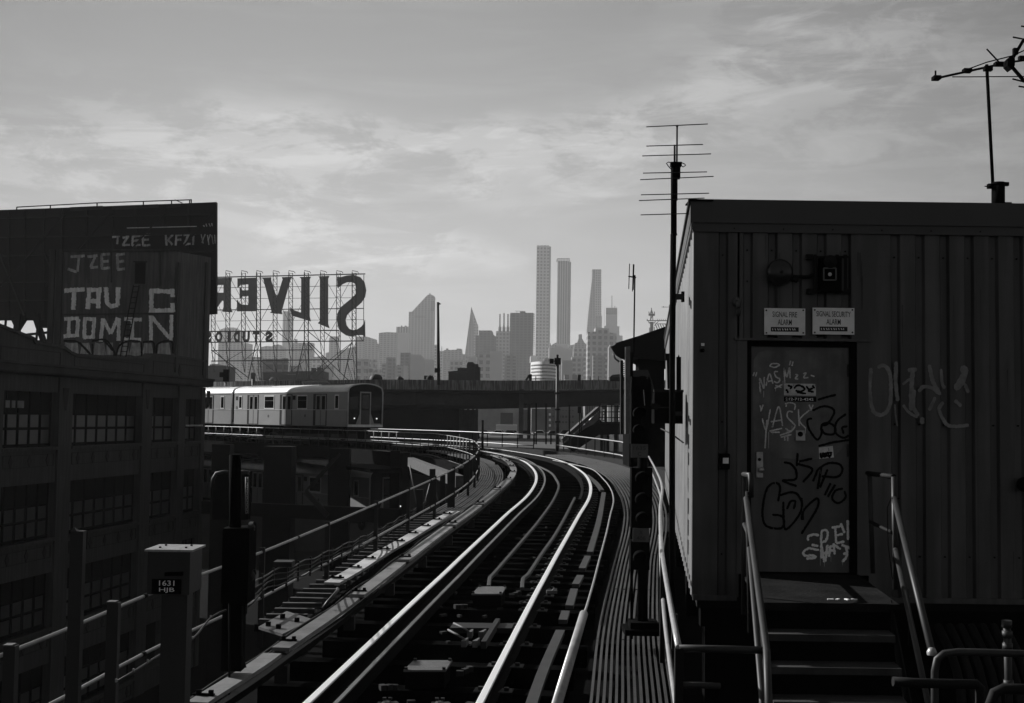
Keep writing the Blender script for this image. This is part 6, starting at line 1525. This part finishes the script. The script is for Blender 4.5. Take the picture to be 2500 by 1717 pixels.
col(545, 1085, 68, 1.0); col(685, 1090, 70, 1.55); col(840, 1095, 66, .7); col(815, 1095, 69, .5); col(966, 1100, 64, .5); col(993, 1105, 60, .35)
m = MB(); m.bar(P(500, 1238, 69), P(1000, 1262, 60), .5, .7); m.bar(P(640, 1100, 71), P(700, 1180, 71), .4, .5); m.build('crossbeam', M_dark, ef)
m = MB()
A1, B1 = P(814, 1120, 62), P(746, 1200, 62); w = Vector((.32, 0, .25))
m.bar(A1, B1, .1); m.bar(A1 + w, B1 + w, .1)
for i in range(9): t0, t1 = i / 9, (i + 1) / 9; m.bar(A1.lerp(B1, t0), (A1 + w).lerp(B1 + w, t1), .05); m.bar((A1 + w).lerp(B1 + w, t0), A1.lerp(B1, t1), .05)
m.bar(B1, P(800, 1260, 62), .25); m.build('brace', M_mid, ef)
m = MB(); m.bar(P(1003, 1128, 50), P(1122, 1176, 38), .25, .36); m.build('bracket_girder', M_plate, ef)
m = MB()
for a, b in (((1000,1135),(1022,1258)), ((1058,1175),(1075,1245)), ((1050,1180),(1032,1250)), ((1120,1200),(1112,1232))): m.tube([P(*a, 42), P(*b, 42)], .02, 5)
m.build('tie_rod', M_plate, ef)
for px_, y0, y1, Y_ in ((1025, 1195, 1290, 26), (1056, 1145, 1280, 30), (1081, 1160, 1260, 33), (1100, 1150, 1265, 27), (1138, 1125, 1230, 33), (1148, 1120, 1225, 35)):
    m = MB(); m.bar(P(px_, y0, Y_), P(px_, y1, Y_), .14, .1); m.build('upright', M_mid, ef)
# lower platform hoops and chain-like strip seen by the factory corner
hp_ = thing('cable_hoops', 'pair of curved lit ducts below the upper line beside the factory corner', 'duct', P(560, 1200, 30))
for x in (518, 566):
    m = MB(); m.tube(catmull([P(x, 1190, 30), P(x + 2, 1170, 30), P(x + 10, 1156, 30), P(x + 30, 1152, 30), P(x + 42, 1154, 30)], .2), .045, 8); m.build('duct', M_duct, hp_)
m = MB(); ch0, ch1 = P(603, 1165, 29), P(603, 1255, 29)
for dx in (-.028, .028): m.tube([ch0 + Vector((dx, 0, 0)), ch1 + Vector((dx, 0, 0))], .012, 5)
for i in range(16): a = ch0.lerp(ch1, i / 16); b = ch0.lerp(ch1, (i + 1) / 16); s_ = .028 * (1 if i % 2 else -1); m.tube([a + Vector((s_, 0, 0)), b - Vector((s_, 0, 0))], .01, 5)
tag(m.build('lattice_strip', M_plate), 'narrow upright lattice strip hanging beside the curved ducts', 'strip')
m = MB(); pbox(m, 521, 1152, 605, 1270, 31, .3); 
tag(m.build('dark_cabinet', M_black), 'black cabinet standing under the curved ducts', 'cabinet')

# ================================================================== shelter, escalator and lots at the right beyond the fence
sh = thing('platform_shelter', 'dark station shelter roof behind the metal hut', 'shelter', P(1580, 1100, 36))
SYD = 36
m = MB(); m.prism([P(1490, 847, SYD), P(1500, 843, SYD), P(1505, 837, SYD), P(1560, 820, SYD), P(1640, 792, SYD), P(1700, 775, SYD), P(1700, 880, SYD), P(1620, 880, SYD), P(1530, 872, SYD), P(1516, 876, SYD), P(1503, 868, SYD)], (1.5, 7, 0)); m.build('roof', M_dark, sh)
m = MB(); m.prism([P(1527, 847, SYD - .3), P(1539, 845, SYD - .3), P(1539, 1060, SYD - .3), P(1527, 1060, SYD - .3)], (0, .3, 0)); m.build('pillar', M_plate, sh)
m = MB(); m.prism([P(1515, 880, SYD + 2), P(1522, 880, SYD + 2), P(1522, 1060, SYD + 2), P(1515, 1060, SYD + 2)], (0, .2, 0))
for i in range(9): m.bar(P(1522, 888 + i * 5, SYD + 2), P(1527, 885 + i * 5, SYD + 2), .03)
m.build('post', M_mid, sh)
m = MB(); m.prism([P(1538, 905, SYD - .1), P(1582, 903, SYD - .1), P(1590, 925, SYD - .1), P(1600, 960, SYD - .1), P(1538, 960, SYD - .1)], (0, .3, 0)); m.build('side_panel', M_duct, sh)
m = MB(); m.prism([P(1536, 960, SYD), P(1625, 955, SYD), P(1625, 1140, SYD), P(1536, 1140, SYD)], (0, 2, 0)); m.prism([P(1560, 870, SYD + .5), P(1622, 870, SYD + .5), P(1622, 960, SYD + .5), P(1560, 960, SYD + .5)], (0, 1, 0)); m.build('cabin', M_black, sh)
m = MB(); m.tube(catmull([P(1497, 863, SYD - .2), P(1502, 876, SYD - .2), P(1512, 884, SYD - .2)], .1), .03, 6); m.build('gutter', M_plate, sh)
# escalator enclosure
es = thing('escalator_bridge', 'covered escalator rising to the right behind the fence', 'stairway', P(1440, 1100, 80))
EY = 84
m = MB(); m.prism([P(1372, 1072, EY), P(1462, 993, EY), P(1462, 1003, EY), P(1374, 1082, EY)], (0, 3, 0)); m.build('roof', M_duct, es)
m = MB(); m.prism([P(1374, 1084, EY + .1), P(1462, 1006, EY + .1), P(1462, 1024, EY + .1), P(1395, 1086, EY + .1)], (0, .1, 0)); m.build('glazing', mat('dim_glazing', .09, .3, 0, .5, 2), es)
m = MB(); m.prism([P(1428, 1066, EY), P(1462, 1042, EY), P(1462, 1050, EY), P(1430, 1080, EY)], (0, 3, 0)); m.build('soffit', M_board, es)
m = MB(); m.prism([P(1374, 1086, EY - .1), P(1430, 1046, EY - .1), P(1462, 1030, EY - .1), P(1540, 1030, EY - .1), P(1540, 1060, EY - .1), P(1462, 1062, EY - .1), P(1400, 1104, EY - .1)], (0, .3, 0)); m.build('stringer', M_black, es)
m = MB()
for x in (1415, 1419): m.bar(P(x, 1008, EY - .3), P(x, 1075, EY - .3), .07)
pbox(m, 1411, 993, 1419, 1009, EY - .4, .3); m.build('sign_post', M_black, es)
m = MB()
for y in (993, 1006, 1020, 1034): m.bar(P(1462, y, EY - .5), P(1540, y, EY - .5), .06)
for x in (1463, 1478, 1493, 1508, 1521): m.bar(P(x, 990, EY - .5), P(x, 1036, EY - .5), .07)
m.build('railing', M_dark, es)
m = MB()
for x, w in ((1466, 6), (1482, 5), (1500, 7)): pbox(m, x, 1060, x + w, 1140, EY + 1, .3)
m.build('support', M_mid, es)
bw = thing('bright_window_row', 'bright gaps and fittings seen through the landing railing of the escalator', 'fittings', P(1500, 1050, 90))
m = MB(); r3 = random.Random(8)
for x, w in ((1473, 3), (1494, 3), (1510, 4), (1523, 5)):
    for k in range(6): y = 1000 + k * 7; pbox(m, x + r3.uniform(-1, 1), y, x + w * r3.uniform(.5, 1), y + r3.uniform(3, 6), 90, .2)
m.build('fitting', M_white, bw)
vn = thing('white_car', 'small pale car with bright roof at the head of the escalator', 'car', P(1452, 1035, 95))
m = MB(); m.prism([P(1441, 1032, 95), P(1441, 1024, 95), P(1446, 1017, 95), P(1462, 1016, 95), P(1466, 1024, 95), P(1466, 1031, 95)], (0, 1.6, 0)); m.build('body', M_white, vn)
m = MB(); m.prism([P(1444, 1024, 94.9), P(1448, 1019, 94.9), P(1461, 1018, 94.9), P(1461, 1023, 94.9)], (0, .05, 0)); m.build('window', M_mid, vn)
m = MB(); m.disc(P(1447, 1032, 94.9), (0, 1, 0), .25, .2, 10); m.disc(P(1461, 1031, 94.9), (0, 1, 0), .25, .2, 10); m.build('wheel', M_black, vn)
# far lots and low buildings seen under the viaduct
lots = [('pale lot wall seen under the viaduct left of its column', 1168, 1285, 992, 420, 'lot_f', .55), ('dark square block standing on the pale lot under the viaduct', 1222, 1251, 1008, 330, 'lot_d', .10),
        ('long low brick block with floor lines seen under the viaduct', 1298, 1440, 988, 360, 'lot_g', .20), ('ribbed grey block behind the escalator roof under the viaduct', 1428, 1465, 988, 350, 'lot_h', .4),
        ('grey low block between the two viaduct columns', 1268, 1290, 1000, 300, 'lot_i', .16)]
for lab, x0, x1, y0, Y, key, al in lots:
    r_ = thing('low_building', lab, 'building', P((x0 + x1) / 2, 1100, Y), 'buildings seen under the viaduct')
    m = MB(); pbox(m, x0, y0, x1, 1120, Y, 14); m.build('wall', mat(key, al, .9, 0, .35, .12), r_)
    if key == 'lot_g':
        m = MB()
        for k in range(4): pbox(m, 1345, 998 + k * 13.5, 1440, 999.2 + k * 13.5, Y - .4, .3)
        m.build('floor_line', M_board, r_)
        m = MB()
        for k in range(3): pbox(m, 1340, 1009 + k * 13.5, 1345, 1015 + k * 13.5, Y - .5, .3)
        pbox(m, 1299, 989, 1345, 999, Y - .5, .3); m.build('window', M_cw, r_)
        m = MB()
        for k in range(11): pbox(m, 1348 + k * 8, 1002, 1353 + k * 8, 1006, Y - .5, .2); pbox(m, 1348 + k * 8, 1015, 1353 + k * 8, 1020, Y - .5, .2); pbox(m, 1348 + k * 8, 1029, 1353 + k * 8, 1033, Y - .5, .2)
        m.build('window', FMs['d'], r_)
    if key == 'lot_h':
        m = MB()
        for k in range(9): pbox(m, 1430 + k * 4, 990, 1431.6 + k * 4, 1040, Y - .4, .3)
        m.build('rib', M_mid, r_)
tk_ = thing('box_trailer', 'long pale box trailer parked on the lot under the viaduct', 'trailer', P(1235, 1062, 170))
m = MB(); pbox(m, 1211, 1037, 1262, 1055, 170, 2.4); m.build('body', M_cw, tk_)
m = MB()
for x in (1217, 1224, 1250, 1256): m.disc(P(x, 1058, 169.9), (0, 1, 0), .4, .3, 10)
pbox(m, 1213, 1055, 1260, 1057, 170.1, 2); m.build('wheel', M_black, tk_)
# ground level lot rises here: light paving
m = MB(); m.add([P(1168, 1052, 175), P(1440, 1058, 175), P(1420, 1110, 85), P(1180, 1104, 85)], [(0, 1, 2, 3)])
o = m.build('pavement', mat('worn_lot_paving', .06, .9, 0, .5, .3)); struct(o)
pk = random.Random(12)
for i in range(7):
    x = 1180 + i * 34 + pk.uniform(-4, 4); Y = 150 + pk.uniform(-8, 8)
    r_ = thing('parked_car', ['dark', 'pale', 'grey', 'small dark', 'small pale', 'low grey', 'black'][i] + ' car parked on the lot, number ' + ['one', 'two', 'three', 'four', 'five', 'six', 'seven'][i] + ' from the left under the viaduct', 'car', P(x, 1064, Y), 'cars parked on the lot under the viaduct')
    a = P(x, 1062, Y)
    m = MB(); m.prism([a + Vector((u, 0, v)) for u, v in ((-1.0, -.3), (-1.0, .1), (-.6, .2), (-.35, .55), (.4, .55), (.7, .2), (1.0, .1), (1.0, -.3))], (0, 1.5, 0)); m.build('body', [M_mid, M_white, M_plate, M_dark, M_white, M_plate, M_black][i], r_)
    m = MB(); m.prism([a + Vector((u, -.02, v)) for u, v in ((-.45, .22), (-.28, .5), (.34, .5), (.55, .22))], (0, .02, 0)); m.build('window', M_doorw, r_)
    m = MB()
    for u in (-.6, .6): m.disc(a + Vector((u, -.05, -.3)), (0, 1, 0), .22, .2, 10)
    m.build('wheel', M_black, r_)
for (x, y), lb in zip([(1309, 985), (1333, 985), (1390, 990), (1304, 1055), (1345, 1060)], ['thin dark pole nearest the black viaduct column', 'thin dark pole second from the black viaduct column', 'thin dark pole right of the camera mast before the brick block', 'short dark pole at the end of the outer railing', 'short dark pole just left of the camera mast']):
    m = MB(); m.bar(P(x, y, 74), P(x, 1085, 74), .09); tag(m.build('track_pole', M_dark), lb, 'pole', 'dark poles along the outside of the bend')
m = MB(); m.tube([P(1178, 1026, 62), P(1178, 1110, 62)], .07, 6); tag(m.build('marker_post', M_dark), 'single dark marker post rising at the inner rail where the track bends', 'post')
# retaining bank on the outside of the bend
bank = resample(offset([p for p in rail_r if 40 < p.y < 84], 3.1, -0.25), 30)
m = MB(); m.sweep(bank, [(-.1, .15), (.3, .15), (.3, -1.2), (-.1, -1.2)])
tag(m.build('retaining_wall', M_dark), 'low dark wall along the outside of the bend', 'wall')
m = MB(); a = [p + Vector((0, 0, .0)) for p in offset(bank, .3)]; m.sweep(a, [(0, -.4), (14, -.4), (14, -.8), (0, -.8)]); struct(m.build('terrain', M_black))

# cantilever bridge finials far right
br = thing('bridge_tower', 'ornate steel bridge tower top rising over the shelter roof', 'bridge', P(1592, 1000, 1500))
BYD = 1500
m = MB()
for x0, x1, y0, y1 in ((1588, 1595, 790, 812), (1587, 1596, 786, 790), (1584, 1599, 766, 771)): pbox(m, x0, y0, x1, y1, BYD, 4)
for a, b in (((1588, 783), (1589, 768)), ((1594, 783), (1593, 768)), ((1591, 766), (1590.5, 752)), ((1585, 766), (1584, 761)), ((1598, 766), (1597.5, 761)), ((1588, 766), (1590, 758)), ((1594, 766), (1591, 758)), ((1580, 784), (1580, 779)), ((1586, 812), (1586, 800)), ((1598, 812), (1597, 798)), ((1586, 790), (1583, 785)), ((1597, 790), (1600, 785)), ((1588, 783), (1593, 768))): m.bar(P(*a, BYD), P(*b, BYD), .9)
m.build('finial', M_mid, br)
m = MB(); m.bar(P(1579, 783, BYD), P(1640, 783, BYD), 1.1, 1.1); m.bar(P(1600, 791, BYD), P(1640, 791, BYD), .8)
for i in range(6): m.bar(P(1600 + i * 6, 792, BYD), P(1606 + i * 6, 806, BYD), 1.0); m.bar(P(1605 + i * 5, 783, BYD), P(1605 + i * 5, 779, BYD), .5)
m.bar(P(1597, 796, BYD), P(1608, 784, BYD), .7); m.bar(P(1634, 783, BYD), P(1634, 745, BYD), .9); m.bar(P(1615, 750, BYD), P(1636, 750, BYD), .6); m.tube([P(1620, 751, BYD), P(1620, 748, BYD)], .6, 5); m.build('truss', M_mid, br)
m = MB(); m.box2(P(1588, 812, BYD), P(1596, 1020, BYD) + Vector((0, 6, 0))); m.build('pier', M_mid, br)

# ================================================================== haze over the whole scene
hz_top = 480
m = MB(); m.box2((-2600, -60, GZ - 1), (2600, 3400, hz_top)); hz_o = m.build('haze', M_black); hz_o['kind'] = 'stuff'; hz_o['label'] = 'pale afternoon haze hanging over the river and skyline'
hm = bpy.data.materials.new('haze_air'); hm.use_nodes = True; nt = hm.node_tree; nt.nodes.clear()
pv = nt.nodes.new('ShaderNodeVolumePrincipled'); pv.inputs['Color'].default_value = (0.92, 0.92, 0.92, 1); pv.inputs['Density'].default_value = 0.00013; pv.inputs['Anisotropy'].default_value = 0.3
oo = nt.nodes.new('ShaderNodeOutputMaterial'); nt.links.new(pv.outputs[0], oo.inputs['Volume'])
hz_o.data.materials.clear(); hz_o.data.materials.append(hm)

# ================================================================== countable pieces become parts of their own
def split_parts(names):
    for o in list(bpy.data.objects):
        if o.type != 'MESH' or o.parent is None or o.name.split('.')[0] not in names: continue
        me = o.data; n = len(me.vertices); par = list(range(n))
        def find(a):
            while par[a] != a: par[a] = par[par[a]]; a = par[a]
            return a
        for e in me.edges:
            a, b = find(e.vertices[0]), find(e.vertices[1])
            if a != b: par[a] = b
        groups = {}
        for p in me.polygons: groups.setdefault(find(p.vertices[0]), []).append(p)
        if not 2 <= len(groups) <= 100: continue
        for k, fs in enumerate(groups.values()):
            idx = sorted({v for p in fs for v in p.vertices}); mp = {v: i for i, v in enumerate(idx)}
            nm = bpy.data.meshes.new(me.name); nm.from_pydata([me.vertices[v].co[:] for v in idx], [], [[mp[v] for v in p.vertices] for p in fs])
            for q, p in zip(nm.polygons, fs): q.use_smooth = p.use_smooth
            nm.materials.append(me.materials[0])
            if k == 0: first = nm; continue
            c = o.copy(); c.data = nm; scene.collection.objects.link(c)
        o.data = first
split_parts({'pillar', 'spandrel', 'support', 'rung', 'insulator', 'upright', 'tie_rod', 'chimney', 'post', 'wheel', 'leg', 'window', 'fitting', 'coupling', 'strut', 'hanger', 'clip', 'finial', 'rooftop_room', 'catwalk_board', 'bolt', 'collar', 'joist', 'clamp', 'balcony', 'pilaster', 'girder', 'sill', 'band', 'screw', 'riser_pipe', 'wall_bracket', 'bracket', 'graffiti', 'headlight', 'hinge'})
